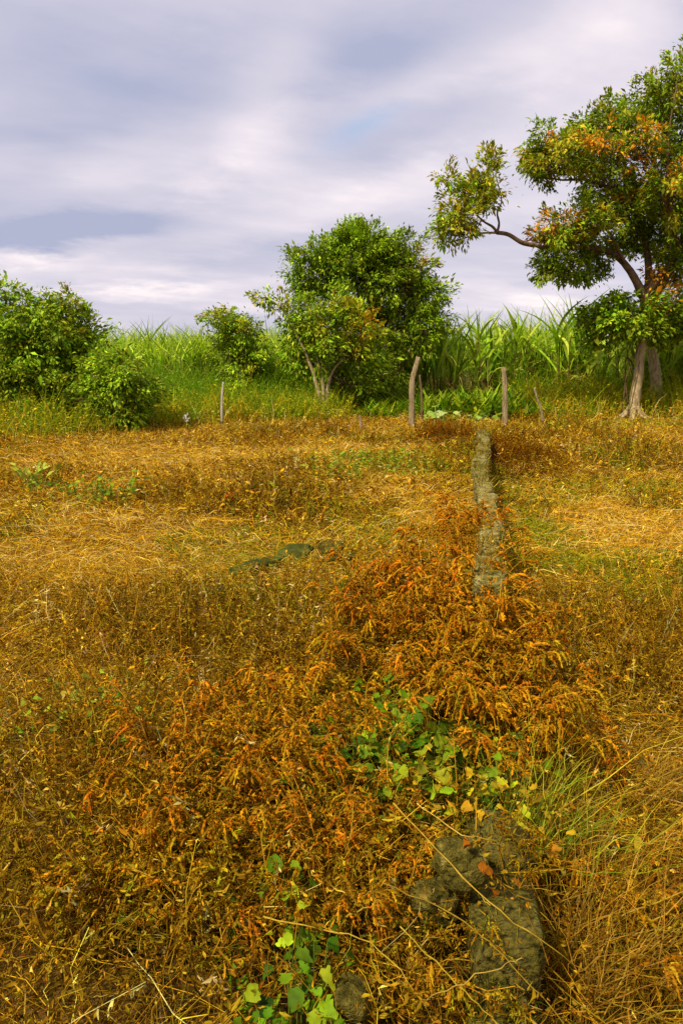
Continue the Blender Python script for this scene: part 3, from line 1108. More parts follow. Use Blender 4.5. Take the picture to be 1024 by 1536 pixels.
A2 = [G_A, G_A, G_B]
shrub("tree", "large bushy green tree with rounded crown standing taller than the cane, near the crooked post", "tree", (565, 600), 20.5,
      [[(560, 600), (562, 540), (555, 480), (545, 420)], [(568, 600), (575, 530), (590, 470), (605, 430)], [(552, 600), (535, 545), (515, 480), (500, 430)], [(575, 600), (600, 550), (630, 500)]],
      [(522, 352, 24, 14, 0, A2), (505, 368, 24, 18, 0, A2), (540, 362, 30, 18, .3, A2), (560, 375, 30, 20, 0, A2), (478, 388, 22, 18, -.2, A2), (452, 382, 10, 10, -.3, A2), (446, 400, 8, 14, -.3, A2), (455, 425, 10, 14, -.3, A2), (500, 392, 36, 28, -.3, A2),
       (545, 388, 40, 30, .2, [G_A, G_B]), (580, 372, 26, 18, .2, A2), (600, 385, 30, 24, .4, A2), (622, 400, 24, 14, .2, [G_A, G_Y, G_Y, G_O]), (635, 425, 20, 20, .3, A2), (480, 425, 30, 24, -.2, A2),
       (520, 430, 44, 34, .4, [G_B]), (570, 420, 44, 36, .1, [G_B, G_A]), (610, 430, 34, 30, .4, [G_A, G_B]), (640, 455, 22, 26, .3, A2), (590, 465, 40, 26, .5, [G_B]), (545, 470, 40, 26, .6, [G_B]),
       (625, 482, 34, 24, .1, A2), (655, 490, 18, 20, .2, A2), (580, 505, 44, 26, .2, [G_B]), (630, 510, 26, 16, .2, [G_B, G_A]), (540, 535, 40, 30, .3, [G_B]), (590, 545, 40, 30, .3, [G_B]), (560, 575, 40, 22, -.2, [G_B]), (520, 575, 34, 22, -.1, [G_B])],
      (.085, .038), 60, .19, 1.6)
shrub("shrub", "yellow green and rusty shrub with bare leaning stems in front of the large bushy tree", "shrub", (490, 610), 18.4,
      [[(490, 610), (492, 580), (500, 555), (518, 535)], [(486, 610), (484, 575), (478, 545), (470, 510)], [(486, 610), (470, 560), (445, 500), (425, 465), (398, 446)]],
      [(470, 470, 30, 20, 0, A2), (500, 470, 26, 18, .1, [G_A, G_Y]), (530, 480, 22, 18, 0, [G_Y, G_Y, G_A]), (545, 500, 20, 14, -.2, [G_Y, G_Y, G_Y, G_O]), (490, 500, 36, 22, -.2, [G_Y, G_A, G_A]), (455, 500, 26, 22, .1, A2),
       (515, 520, 34, 18, -.1, [G_Y, G_A]), (475, 530, 30, 18, .1, [G_A, G_B]), (440, 480, 14, 14, .1, A2), (425, 462, 14, 10, 0, [G_A, G_Y]), (402, 449, 18, 8, 0, [G_A, G_Y]), (540, 545, 24, 18, .4, [G_A, G_B]), (505, 550, 22, 14, .5, [G_B]), (560, 525, 16, 14, .3, [G_A, G_B]), (455, 545, 24, 20, .4, [G_A, G_B]), (520, 575, 34, 20, .5, [G_B]), (545, 590, 26, 14, .4, [G_B]), (440, 520, 20, 20, .4, [G_A, G_B])],
      (.085, .038), 52, .19, 1.2, .05)
shrub("shrub", "young bushy sapling rising alone out of the cane behind the whitish stake", "shrub", (352, 600), 20.5,
      [[(352, 600), (350, 570), (345, 540), (338, 500), (328, 475)], [(354, 600), (360, 565), (368, 520), (370, 495)]],
      [(325, 475, 16, 12, 0, [G_A, G_Y]), (338, 488, 24, 16, 0, A2), (368, 490, 12, 10, 0, [G_A, G_Y]), (345, 510, 30, 20, .1, A2), (372, 510, 20, 18, .1, A2), (350, 535, 30, 22, .1, [G_B, G_A]), (385, 535, 26, 24, .2, [G_Y, G_A]), (360, 560, 34, 18, 0, [G_B, G_A]), (398, 555, 22, 18, .3, [G_A])],
      (.085, .038), 52, .19, 1.2, .05)
shrub("bush", "big dense green bush, lit on top and dark below, largest of the bushes", "bush", (20, 640), 15.6,
      [[(30, 640), (40, 580), (60, 500), (90, 460)], [(10, 640), (0, 570), (-5, 500)], [(45, 640), (75, 590), (100, 530)], [(20, 640), (25, 560), (30, 480)]],
      [(12, 440, 20, 12, 0, A2), (45, 462, 30, 18, -.1, A2), (85, 456, 26, 18, 0, [G_A, G_Y]), (105, 462, 18, 14, 0, [G_A, G_Y]), (112, 495, 18, 22, 0, [G_A, G_Y]), (70, 490, 36, 24, -.3, A2), (20, 495, 36, 28, -.3, A2), (-20, 470, 36, 36, .2, A2),
       (60, 525, 44, 26, -.4, [G_A, G_B]), (108, 530, 26, 24, .1, [G_A, G_B]), (10, 545, 44, 30, -.3, [G_B]), (70, 565, 44, 28, -.2, [G_B]), (115, 565, 26, 22, .1, [G_B, G_A]), (20, 590, 44, 26, -.2, [G_B]), (70, 600, 36, 18, 0, [G_B]), (-40, 540, 50, 50, .2, [G_B, G_A]), (-90, 520, 60, 60, .4, A2), (-60, 590, 50, 30, .2, [G_B]), (125, 590, 22, 24, .1, [G_B, G_A]), (95, 615, 30, 14, .1, [G_B]), (40, 620, 40, 14, 0, [G_B]), (100, 480, 26, 20, -.2, A2), (35, 520, 40, 26, -.4, A2), (125, 530, 20, 24, .1, A2), (128, 560, 22, 24, .2, [G_B, G_A]), (118, 500, 18, 18, 0, A2), (140, 590, 20, 20, .2, [G_B])],  # lower lobes take darker leaves, shade painted under the lit top
      (.085, .04), 56, .2, 1.4)
shrub("bush", "small round green bush on a thin dark stem beside the biggest bush", "bush", (188, 655), 14.4,
      [[(188, 655), (187, 630), (184, 600), (180, 565)], [(190, 655), (196, 620), (205, 590)]],
      [(165, 550, 24, 16, .1, A2), (190, 552, 26, 16, 0, A2), (150, 572, 20, 18, .2, A2), (182, 578, 34, 20, -.1, A2), (210, 575, 16, 18, .1, A2), (165, 600, 28, 16, .1, [G_B, G_A]), (200, 602, 24, 16, -.1, [G_A, G_B]), (208, 622, 16, 16, .1, [G_A, G_B]), (140, 595, 16, 16, .3, [G_B]), (145, 560, 18, 18, .3, A2), (135, 620, 20, 16, .4, [G_B]), (180, 625, 24, 12, 0, [G_B]), (175, 560, 26, 16, -.1, A2), (140, 545, 20, 14, .5, A2), (130, 575, 20, 18, .6, [G_B, G_A]), (120, 605, 22, 16, .6, [G_B])],
      (.078, .037), 48, .17, 1.3, .035)


# ------------------------------------------------------------------ strap-leaved plants behind the posts
def make_strap_plants():
    G = "strap leaved plants behind the fence posts"
    lab = "lush dark green strap leaved plant behind the fence posts"
    protos = []
    for k in range(3):
        mb = MB()
        n = 70
        az = rng.uniform(0, 6.28, n)
        el = rng.uniform(.6, 1.4, n)
        d = np.stack([np.cos(az) * np.cos(el), np.sin(az) * np.cos(el), np.sin(el)], 1)
        P = np.stack([rng.normal(0, .14, n), rng.normal(0, .14, n), np.zeros(n)], 1)
        b = np.stack([np.cos(az) * .3, np.sin(az) * .3, -rng.uniform(.2, .9, n)], 1)
        leaves(mb, P, d, np.cross(d, np.cross(np.array([0, 0, 1.]), d)) + np.array([0, 0, .2]), rng.uniform(.3, .6, n), rng.uniform(.03, .06, n), pick([(.14, .28, .006), (.24, .38, .009), (.09, .18, .005), (.34, .36, .012)], n, .2), S=5, prof='lance', curl=rng.uniform(.1, .8, n), fold=.3)
        o = mb.build("strap_leaf_plant", M_BROAD)
        tag(o, lab, "plant", G)
        protos.append(o)
    k = 0
    for py, Yy in ((588, 19.3), (592, 18.5), (597, 17.7)):
        for px in np.arange(540, 830, 22):
            if rng.random() < .22:
                continue
            x = (px + rng.uniform(-10, 10) - 512) / F * Yy
            y = Yy + rng.uniform(-.3, .3)
            o = protos[k] if k < 3 else protos[k % 3].copy()
            if k >= 3:
                COL.objects.link(o)
            o.location = (x, y, float(H(x, y)))
            o.rotation_euler = (0, 0, rng.uniform(0, 6.28))
            s = rng.uniform(.7, 1.7) * (1 if 600 < px < 770 else .7)
            o.scale = (s, s, s)
            k += 1


make_strap_plants()


def broad_plant(label, px, py, Y, n, L, col, cat="plant", name="broad_leaf_plant", spread=.08, up=(.2, 1.0), prof='heart', group=None, stalk=(.05, .15), jag=.1, wl=.75):
    x = at(px, py, Y)[0]
    b = (x, Y, float(H(x, Y)))
    root = thing(name, label, cat, b, group)
    lf, st = MB(), MB()
    az = rng.uniform(0, 6.28, n)
    el = rng.uniform(up[0], up[1], n)
    d = np.stack([np.cos(az) * np.cos(el), np.sin(az) * np.cos(el), np.sin(el)], 1)
    r0 = np.stack([rng.normal(0, spread, n), rng.normal(0, spread, n), np.zeros(n)], 1)
    sl = rng.uniform(stalk[0], stalk[1], n)
    P = r0 + np.stack([np.cos(az) * .35, np.sin(az) * .35, np.ones(n)], 1) * sl[:, None]
    t = np.linspace(0, 1, 4)
    C = r0[:, None] * (1 - t)[None, :, None] + P[:, None] * t[None, :, None]
    tubes(lf, C[1:], np.full((n - 1, 4), max(.0018, L * .03)), pick([col[0]], n - 1, .1), 4)
    tubes(st, C[:1], np.full((1, 4), max(.003, L * .04)), pick([col[0]], 1, .1), 5)
    ll = L * rng.uniform(.7, 1.25, n)
    dd = np.stack([np.cos(az), np.sin(az), rng.uniform(.4, 1.5, n) if prof == 'lance' else rng.uniform(-.5, .4, n)], 1)
    leaves(lf, P, dd, np.array([0, -.25, 1.]) + rng.normal(0, .35, (n, 3)), ll, ll * wl, pick(col, n, .16), S=7, prof=prof, curl=rng.uniform(0, .45, n), fold=rng.uniform(.05, .3), jag=jag, crinkle=.012)
    st.build("stem", M_BROAD, root)
    lf.build("foliage", M_BROAD, root)
    return root


PALE = [(.27, .40, .06), (.33, .44, .09), (.2, .33, .03)]
LEAFG = [(.10, .19, .004), (.15, .25, .005), (.07, .13, .004), (.24, .31, .008)]
YG = [(.26, .34, .02), (.2, .3, .015), (.32, .34, .03)]
broad_plant("pale green plant with huge floppy whitish leaves next to the crooked fence post", 660, 612, 16.4, 11, .26, [(.32, .46, .09), (.24, .38, .05), (.38, .48, .15)], spread=.14, stalk=(.12, .36), wl=.75)
broad_plant("low pale green broad leaved plant midway between the two main fence posts", 700, 614, 16.3, 8, .18, PALE, stalk=(.06, .22), spread=.14)
broad_plant("yellowish broad leaved plant close beside the straight fence post", 725, 612, 16.2, 8, .18, PALE, stalk=(.06, .24), spread=.14)
broad_plant("pale yellow green plant with long upright leaves standing alone in the straw", 55, 745, 8.1, 34, .11, [(.50, .58, .08), (.40, .50, .05), (.34, .42, .03)], prof='lance', wl=.42, up=(.6, 1.3), stalk=(.05, .30), spread=.06)
broad_plant("low dark green weed below the pale yellow green plant", 85, 770, 7.7, 60, .055, LEAFG + YG[:1], spread=.13, stalk=(.06, .2), wl=.6)
broad_plant("bushy dark green weed, largest of the three green weeds in the open straw", 172, 770, 7.5, 90, .06, LEAFG + YG[:1], spread=.16, stalk=(.06, .32), wl=.6)
broad_plant("yellow green weed at the foot of the bushy dark green weed", 150, 785, 7.2, 44, .05, YG + LEAFG[:1], spread=.12, stalk=(.05, .18), wl=.6)
for (px, py, Y, lab) in ((595, 695, 10.3, "brightest green weed of the yellow green patch, closest to the dark mound"), (560, 712, 9.6, "wide yellow green weed in the middle of the weed patch beside the wall"),
                         (530, 715, 9.5, "yellow green weed at the end of the weed patch farthest from the wall"), (505, 742, 8.6, "small yellow green weed lying lower than the rest of the weed patch"),
                         (620, 722, 9.2, "yellow green weed of the patch growing next to the wall")):
    broad_plant(lab, px, py, Y, 95, .06, YG + LEAFG[:2], spread=.24, stalk=(.06, .24), wl=.5, name="weed", cat="weed")

# ------------------------------------------------------------------ fence posts and sticks
def post(label, pxs, Y, r, mat, name="fence_post", cat="fence post"):
    b = ground_base(pxs[0][0], pxs[0][1], Y)
    mb = MB()
    q = [at(p[0], p[1], Y) - b for p in pxs]
    q[0] = np.array([q[0][0], q[0][1], -.12])
    n = 22
    c = curve(q, n)
    t = np.linspace(0, 1, n)
    rad = r * (1.08 - .28 * t) * (1 + rng.normal(0, .05, n))
    S = 12
    th = np.arange(S) * 2 * PI / S
    T = unit(np.gradient(c, axis=0))
    A = unit(np.cross(T, np.array([0, 1., 0])))
    B = np.cross(T, A)
    ir = 1 + .13 * np.sin(3 * th + 1) + rng.normal(0, .06, S)
    v = c[:, None] + (A[:, None] * np.cos(th)[None, :, None] + B[:, None] * np.sin(th)[None, :, None]) * rad[:, None, None] * ir[None, :, None]
    v[-1, :, 2] += rng.uniform(-.5, .9, S) * r
    f = []
    for i in range(n - 1):
        for j in range(S):
            f.append((i * S + j, i * S + (j + 1) % S, (i + 1) * S + (j + 1) % S, (i + 1) * S + j))
    top = c[-1] + T[-1] * r * .3
    vv = np.vstack([v.reshape(-1, 3), top[None]])
    f3 = [((n - 1) * S + j, (n - 1) * S + (j + 1) % S, n * S) for j in range(S)]
    mb.add(vv, np.ones(3), f4=f, f3=f3)
    o = mb.build(name, mat, smooth=True)
    o.location = tuple(b)
    return tag(o, label, cat)


post("crooked grey fence post with a bent top", [(617, 640), (617, 615), (617, 592), (618, 570), (622, 554), (627, 538)], 15.2, .06, M_POST)
post("straight weathered fence post beyond the end of the wall", [(757, 642), (757, 610), (757, 580), (755, 554)], 15.0, .054, M_POST)
post("thin dark stick standing just behind the crooked fence post", [(633, 608), (632, 590), (629, 563)], 16.8, .022, M_TWIG, "wooden_stick", "stick")
post("short thin leaning fence stake between the straight post and the tallest tree", [(815, 638), (811, 615), (806, 600), (801, 582)], 15.4, .024, M_POST, "fence_stake", "fence stake")
post("thin whitish stake standing in the tall grass", [(332, 622), (333, 600), (335, 574)], 15.5, .024, M_POSTW, "fence_stake", "fence stake")
post("tiny broken stake stub in the straw between whitish stake and crooked post", [(541, 646), (541, 634), (540, 624)], 14.8, .03, M_POST, "stake_stub", "stake")


# ------------------------------------------------------------------ the wall
def hash3(x, y, s):
    return fbm(x, y, .16, s) - .5


def blocky(c, size, rot, seed, sub=4):
    """one rough squared stone: vertices and triangles"""
    import bmesh
    bm = bmesh.new()
    bmesh.ops.create_icosphere(bm, subdivisions=sub, radius=1)
    bm.verts.ensure_lookup_table()
    p = np.array([v.co for v in bm.verts])
    f = np.array([[v.index for v in q.verts] for q in bm.faces])
    bm.free()
    q = np.sign(p) * np.abs(p) ** .30
    q = q / np.abs(q).max()
    a, b, d = p[:, 0] + seed * 3.17, p[:, 1] + seed * 1.31, p[:, 2]
    n1 = vn(a + d * .7, b - d * .5, .8, seed) - .5
    n2 = vn(a * 1.1 - d, b + d * 1.3, .26, seed + 3) - .5
    n3 = vn(a + d * 2, b - d, .09, seed + 5) - .5
    q = q * (1 + .22 * n1 + .17 * n2 + .12 * n3)[:, None]
    q[:, 2] -= .35 * np.clip(q[:, 0] * rng.normal(0, .5) + q[:, 1] * rng.normal(0, .5), -.5, .5)
    q = q * np.array(size)
    cz, sz = math.cos(rot), math.sin(rot)
    q = np.stack([q[:, 0] * cz - q[:, 1] * sz, q[:, 0] * sz + q[:, 1] * cz, q[:, 2]], 1)
    return q + np.array(c), f


def make_wall():
    root = thing("stone_wall", "low crumbling stone wall running across the dry field to the fence posts", "wall", (0, 0, 0))
    root["kind"] = "thing"
    ys = np.concatenate([np.arange(-.3, 11.75, .03)])
    prof = np.array([(-.5, 0), (-.5, .35), (-.48, .7), (-.42, .95), (-.2, 1), (.05, 1), (.25, 1), (.42, .95), (.48, .7), (.5, .35), (.5, 0)])
    S = len(prof)
    cx = wall_x(ys)
    base = H(cx, ys) - .25
    top = H(cx - .2, ys) + wall_h(ys) - .05
    v = np.zeros((len(ys), S, 3))
    v[:, :, 0] = cx[:, None] + prof[None, :, 0] * .12
    v[:, :, 1] = ys[:, None]
    v[:, :, 2] = base[:, None] + prof[None, :, 1] * (top - base)[:, None]
    g = v.reshape(-1, 3)
    g[:, 0] += .03 * (vn(g[:, 1], g[:, 2], .09, 3) - .5)
    g[:, 2] += .04 * (vn(g[:, 1], g[:, 0] * 3, .07, 8) - .5)
    b = (np.arange(len(ys) - 1) * S)[:, None]
    k = np.arange(S - 1)[None]
    f = np.stack([b + k, b + S + k, b + S + k + 1, b + k + 1], -1).reshape(-1, 4)
    cap = [[(len(ys) - 1) * S + q, (len(ys) - 1) * S + q + 1, (len(ys) - 1) * S + S - 2 - q, (len(ys) - 1) * S + S - 1 - q] for q in range(S // 2)]
    mb = MB()
    mb.add(g, np.ones(3), f4=np.vstack([f, cap]))
    mb.build("core", M_WALL, root)
    y = -.2
    n = 0
    while y < 11.72:
        L = float(rng.uniform(.10, .27)) * (1.25 if y > 4 else 1)
        yc = y + L / 2
        wh = float(wall_h(yc))
        gap = 1.95 < yc < 3.4
        th = rng.uniform(.05, .085)
        w = rng.uniform(.062, .088)
        x0 = float(wall_x(yc)) + rng.normal(0, .006)
        zt = float(H(x0 - .2, yc)) + wh + rng.normal(0, .007)
        if not (gap and rng.random() < .35):
            vv, ff = blocky((x0, yc, zt - th), (w, L * .53, th), -.17 + rng.normal(0, .12 if not gap else .5), n + 1)
            mb = MB()
            mb.add(vv, np.ones(3), f3=ff)
            mb.build("stone", M_WALL, root)
        y += L * rng.uniform(.94, 1.02)
        n += 1


make_wall()


def make_moss():
    """moss, crumbs and straw caught on the wall's top"""
    mb = MB()
    n = 9000
    y = np.concatenate([rng.uniform(.4, 2.4, 5500), rng.uniform(2.4, 11.4, 3500)])
    x = wall_x(y) + rng.uniform(-.085, .085, n)
    k = fbm(x, y, .12, 141) > np.where(y < 2.4, .50, .55)
    x, y = x[k], y[k]
    n = len(x)
    z = H(wall_x(y) - .2, y) + wall_h(y) - .012
    P = np.stack([x, y, z], 1)
    big = 1 + 1.2 * (y > 2.4)
    d = np.stack([rng.normal(0, .8, n), rng.normal(0, .8, n), np.ones(n)], 1)
    c = pick([(.10, .10, .010), (.16, .14, .012), (.24, .17, .02), (.07, .08, .008), (.34, .22, .02)], n, .25)
    ribbons(mb, P, d, rng.uniform(.010, .034, n) * big, rng.uniform(.002, .004, n) * big, rng.normal(0, .5, (n, 3)), c, K=2, wig=.05)
    tag(mb.build("moss", M_STRAW), "dull moss and straw bits growing on the top of the wall", "moss", kind="stuff")


make_moss()


def rock(label, px, py, z, size, mat, name="stone", cat="stone", seed=1, sub=4):
    import bmesh
    bm = bmesh.new()
    bmesh.ops.create_icosphere(bm, subdivisions=sub, radius=1)
    for vv in bm.verts:
        p = np.array(vv.co)
        s = 1 + .5 * (float(vn(p[0] + 5 + seed * 3.1, p[1] + p[2] * 1.7, .9, seed)) - .5) + .3 * (float(vn(p[0] * 1.3 + p[2], p[1] + 9, .35, seed + 4)) - .5) + .1 * (float(vn(p[0] * 1.3 + p[2] * 2, p[1] - p[2], .12, seed + 9)) - .5)
        q = p * s
        q = np.clip(q, -.85, .85)
        vv.co = Vector(q * np.array(size))
    me = bpy.data.meshes.new(name)
    bm.to_mesh(me)
    bm.free()
    a = me.polygons
    me.materials.append(mat)
    o = bpy.data.objects.new(name, me)
    COL.objects.link(o)
    c = gnd(px, py, z)
    o.location = tuple(c)
    o.rotation_euler = (rng.uniform(-.15, .15), rng.uniform(-.15, .15), rng.uniform(0, 6.28))
    return tag(o, label, cat)


rock("dark mossy stone lump poking from the straw in the middle of the field", 442, 835, .075, (.19, .13, .075), M_STONE, seed=3)
rock("long low dark stone lying against the dark mossy lump", 395, 850, .09, (.34, .10, .06), M_STONE, seed=5)
rock("flat mossy green stone lying apart from the dark stones, farthest from the wall", 345, 890, .14, (.26, .12, .06), M_STONE, seed=8)
rock("small grey green stone between the dark lump and the wall", 497, 822, .13, (.15, .09, .06), M_ROCK, seed=13)
rock("thin dark sliver of stone below the small grey green stone", 512, 838, .11, (.15, .08, .04), M_STONE, seed=17)
rock("rough lichen covered boulder leaning against the broken wall", 688, 1295, .35, (.078, .07, .062), M_ROCK, "boulder", "boulder", 21)
rock("mossy stone half buried in weeds below the lichen covered boulder", 652, 1352, .22, (.075, .055, .05), M_ROCK, seed=27)
rock("dull green stone beside the bright green ivy leaves", 525, 1500, .2, (.05, .05, .045), M_ROCK, seed=33)


# ------------------------------------------------------------------ withered weeds (orange and brown)
ORANGE = [(.50, .195, .006), (.42, .15, .005), (.52, .24, .008), (.32, .125, .004), (.40, .22, .008), (.28, .15, .006)]
RUSTY = [(.32, .16, .005), (.24, .11, .004), (.38, .23, .008), (.17, .085, .003), (.30, .22, .008)]


def spikes(mb, P, D, L, r, col, bend):
    """drooping seed spikes: bumpy tapering tubes"""
    N = len(P)
    K = 13
    t = np.linspace(0, 1, K + 1)
    C = P[:, None] + D[:, None] * (L[:, None] * t)[..., None] + bend[:, None] * (L[:, None] * t ** 2)[..., None]
    C = C + rng.normal(0, .0013, C.shape)
    rad = r[:, None] * (np.sin(PI * (.1 + .82 * t)) ** .6)[None] * rng.uniform(.35, 1.5, (N, K + 1))
    tubes(mb, C, rad, col, 5)
    # loose bracts along each spike
    m = 14
    q = rng.integers(1, K, (N, m))
    Q = C[np.arange(N)[:, None], q].reshape(-1, 3)
    ll = rng.uniform(.006, .015, N * m)
    leaves(mb, Q, rand_dir(N * m), rand_dir(N * m), ll, ll * .45, np.repeat(col, m, 0) * rng.uniform(.7, 1.3, (N * m, 1)), S=2, curl=.4, fold=.4)


def weed_proto(pal, k, h, nst, nsp):
    sts, fo = [], MB()
    for s in range(nst):
        st = MB()
        sts.append(st)
        az = rng.uniform(0, 6.28)
        le = rng.uniform(.15, .75)
        d = np.array([math.cos(az) * le, math.sin(az) * le, 1.0])
        hh = h * rng.uniform(.55, 1.1)
        q = [np.array([rng.normal(0, .012), rng.normal(0, .012), -.02]), d * hh * .45 + rng.normal(0, .012, 3), d * hh * .8 + rng.normal(0, .012, 3), d * hh + np.array([math.cos(az) * .06, math.sin(az) * .06, -.07 * hh])]
        c = curve(q, 11)
        tubes(st, c[None], (.0022 * (1 - .5 * np.linspace(0, 1, 11)))[None], pick([(.42, .25, .02), (.30, .15, .01)], 1, .2), 4)
        for node in rng.choice(np.arange(5, 11), 3, replace=False):
            n = int(rng.integers(2, 1 + nsp // 2))
            P = np.repeat(c[node][None], n, 0)
            aa = az + rng.normal(0, 1.1, n)
            D = unit(np.stack([np.cos(aa), np.sin(aa), rng.uniform(-.5, .9, n)], 1))
            L = rng.uniform(.025, .065, n)
            bend = np.stack([np.zeros(n), np.zeros(n), -rng.uniform(.4, 1.1, n)], 1)
            q2 = P + D * rng.uniform(.008, .03, (n, 1))
            tubes(fo, np.stack([P, (P + q2) / 2 + .002, q2], 1), np.full((n, 3), .001), pick([(.42, .22, .015)], n, .2), 3)
            spikes(fo, q2, D, L, rng.uniform(.003, .0056, n), pick(pal, n, .2), bend)
        m = 22
        P = c[rng.integers(2, 11, m)] + rng.normal(0, .02, (m, 3))
        ll = rng.uniform(.008, .024, m)
        leaves(fo, P, rand_dir(m, -1, .3), rand_dir(m), ll, ll * .4, pick(pal, m, .25), S=3, curl=rng.uniform(0, 1, m), fold=.5, crinkle=.08)
    return sts, fo


BOULDER = gnd(688, 1290, .38)


def make_withered():
    def scatter_kind(pal, name, cat, spots, nvar, h, nst, nsp):
        protos = []
        for k in range(nvar):
            sts, fo = weed_proto(pal, k, h, nst, nsp)
            root = thing(name, "x", cat, (0, 0, 0))
            for st in sts:
                st.build("stem", M_STEM, root)
            fo.build("foliage", M_WEED, root)
            protos.append(root)
        for i, (x, y, sc, lab, g, *zz) in enumerate(spots):
            loc = (x, y, zz[0] if zz and zz[0] is not None else float(H(x, y)))
            tl = (rng.normal(0, .15), rng.normal(0, .15))
            if i < nvar:
                o = protos[i]
                o.location = loc
                o.rotation_euler = (tl[0], tl[1], rng.uniform(0, 6.28))
                o.scale = (sc,) * 3
                o["label"], o["group"] = lab, g
            else:
                copy_thing(protos[i % nvar], loc, rng.uniform(0, 6.28), sc, lab, g, tl)

    def zone(px, py, rx, ry, n, zt, sc, lab, g):
        """n plants whose tops show round (px, py)"""
        out = []
        for _ in range(n):
            a, r = rng.uniform(0, 6.28), math.sqrt(rng.random())
            q = gnd(px + math.cos(a) * r * rx, py + math.sin(a) * r * ry, zt)
            if q[1] < .45 or rng.random() < 2.2 * max(float(PATCH(q[0], q[1] + .02)), float(PATCH(q[0], q[1] + .13))) or math.hypot(q[0] - BOULDER[0], q[1] - BOULDER[1]) < .12:
                continue
            out.append((q[0], q[1], sc * rng.uniform(.75, 1.2), lab, g))
        return out
    A = "bright orange withered weed in the thick clump heaped over the broken wall"
    GA = "orange weeds heaped over the wall"
    B = "orange withered weed beside the middle stretch of the wall"
    GB = "orange weeds beside the wall"
    C = "orange brown withered weed among thin stems farther from the wall than the leafy patch"
    GC = "orange weeds among thin stems"
    D = "drooping orange brown weed lying near the lichen covered boulder"
    GD = "drooping weeds near the boulder"
    sp = zone(650, 960, 130, 80, 52, .42, 1.1, A, GA) + zone(560, 1010, 110, 50, 22, .38, 1, A, GA) + zone(720, 1010, 80, 60, 18, .38, 1, A, GA) + zone(645, 900, 60, 30, 10, .4, 1.1, A, GA)
    sp += zone(700, 795, 45, 40, 15, .3, 1.1, B, GB) + zone(755, 820, 15, 30, 3, .3, .8, B, GB)
    sp += zone(430, 1090, 150, 80, 16, .3, .9, C, GC) + zone(290, 1180, 120, 80, 13, .26, .85, C, GC) + zone(470, 1160, 80, 50, 9, .3, .8, C, GC) + zone(735, 980, 45, 70, 12, .36, 1, A, GA) + zone(770, 1040, 40, 50, 7, .3, .9, A, GA)
    sp += zone(580, 1130, 50, 40, 4, .36, .8, A, GA)
    sp += zone(880, 1240, 40, 25, 5, .2, .8, "small orange withered weed among the long dry grass tufts beyond the wall", "orange weeds among the tufts")
    sp += zone(840, 1060, 130, 50, 8, .26, .8, "orange withered weed in the long flattened straw beyond the wall", "orange weeds in the flattened straw")
    sp += zone(430, 1290, 200, 100, 20, .22, .72, D, GD) + zone(250, 1300, 60, 60, 5, .2, .75, "rust brown withered weed in the dim tangle of stems far from the wall", "rusty weeds in the dim tangle")
    for px, py in ((575, 1160), (640, 1120), (520, 1190)):
        q = gnd(px, py, .08)
        sp.append((q[0], q[1], .95, "orange withered weed drooping in front of the green leafy patch", "orange weeds before the leafy patch"))
    scatter_kind(ORANGE, "withered_weed", "weed", sp, 8, .36, 5, 10)
    sp = zone(560, 1290, 150, 90, 22, .22, .75, D, GD) + zone(250, 1330, 140, 100, 18, .2, .75, "rust brown withered weed in the dim tangle of stems far from the wall", "rusty weeds in the dim tangle")
    sp += zone(120, 1200, 120, 120, 14, .18, .7, "rust brown withered weed in the dim tangle of stems far from the wall", "rusty weeds in the dim tangle") + zone(560, 1440, 180, 80, 16, .2, .7, D, GD)
    sp += zone(960, 1290, 70, 120, 16, .14, .8, "rust brown weed sunk deep among the dry grass tufts", "rusty weeds among the tufts")
    sp += zone(900, 930, 110, 40, 14, .15, .8, "dark brown weed in the dark band beyond the wall", "brown weeds beyond the wall")
    for yy in np.arange(.75, 2.1, .085):
        sd_ = float(rng.choice([-.10, -.03, .05, .10, .13]))
        q = float(wall_x(yy)) + sd_ + rng.normal(0, .012)
        if math.hypot(q - BOULDER[0], yy - BOULDER[1]) < .06 or (1.15 < yy < 1.4 and abs(sd_) < .06):
            continue
        z = float(H(wall_x(yy) - .2, yy) + wall_h(yy)) - .02 if abs(sd_) < .08 else None
        sp.append((q, yy, rng.uniform(.4, .62) * (1 if z is None else .75), "brown withered weed growing on or against the mossy end of the wall", "weeds growing against the wall", z))
    scatter_kind(RUSTY, "brown_weed", "weed", sp, 6, .30, 5, 9)


make_withered()

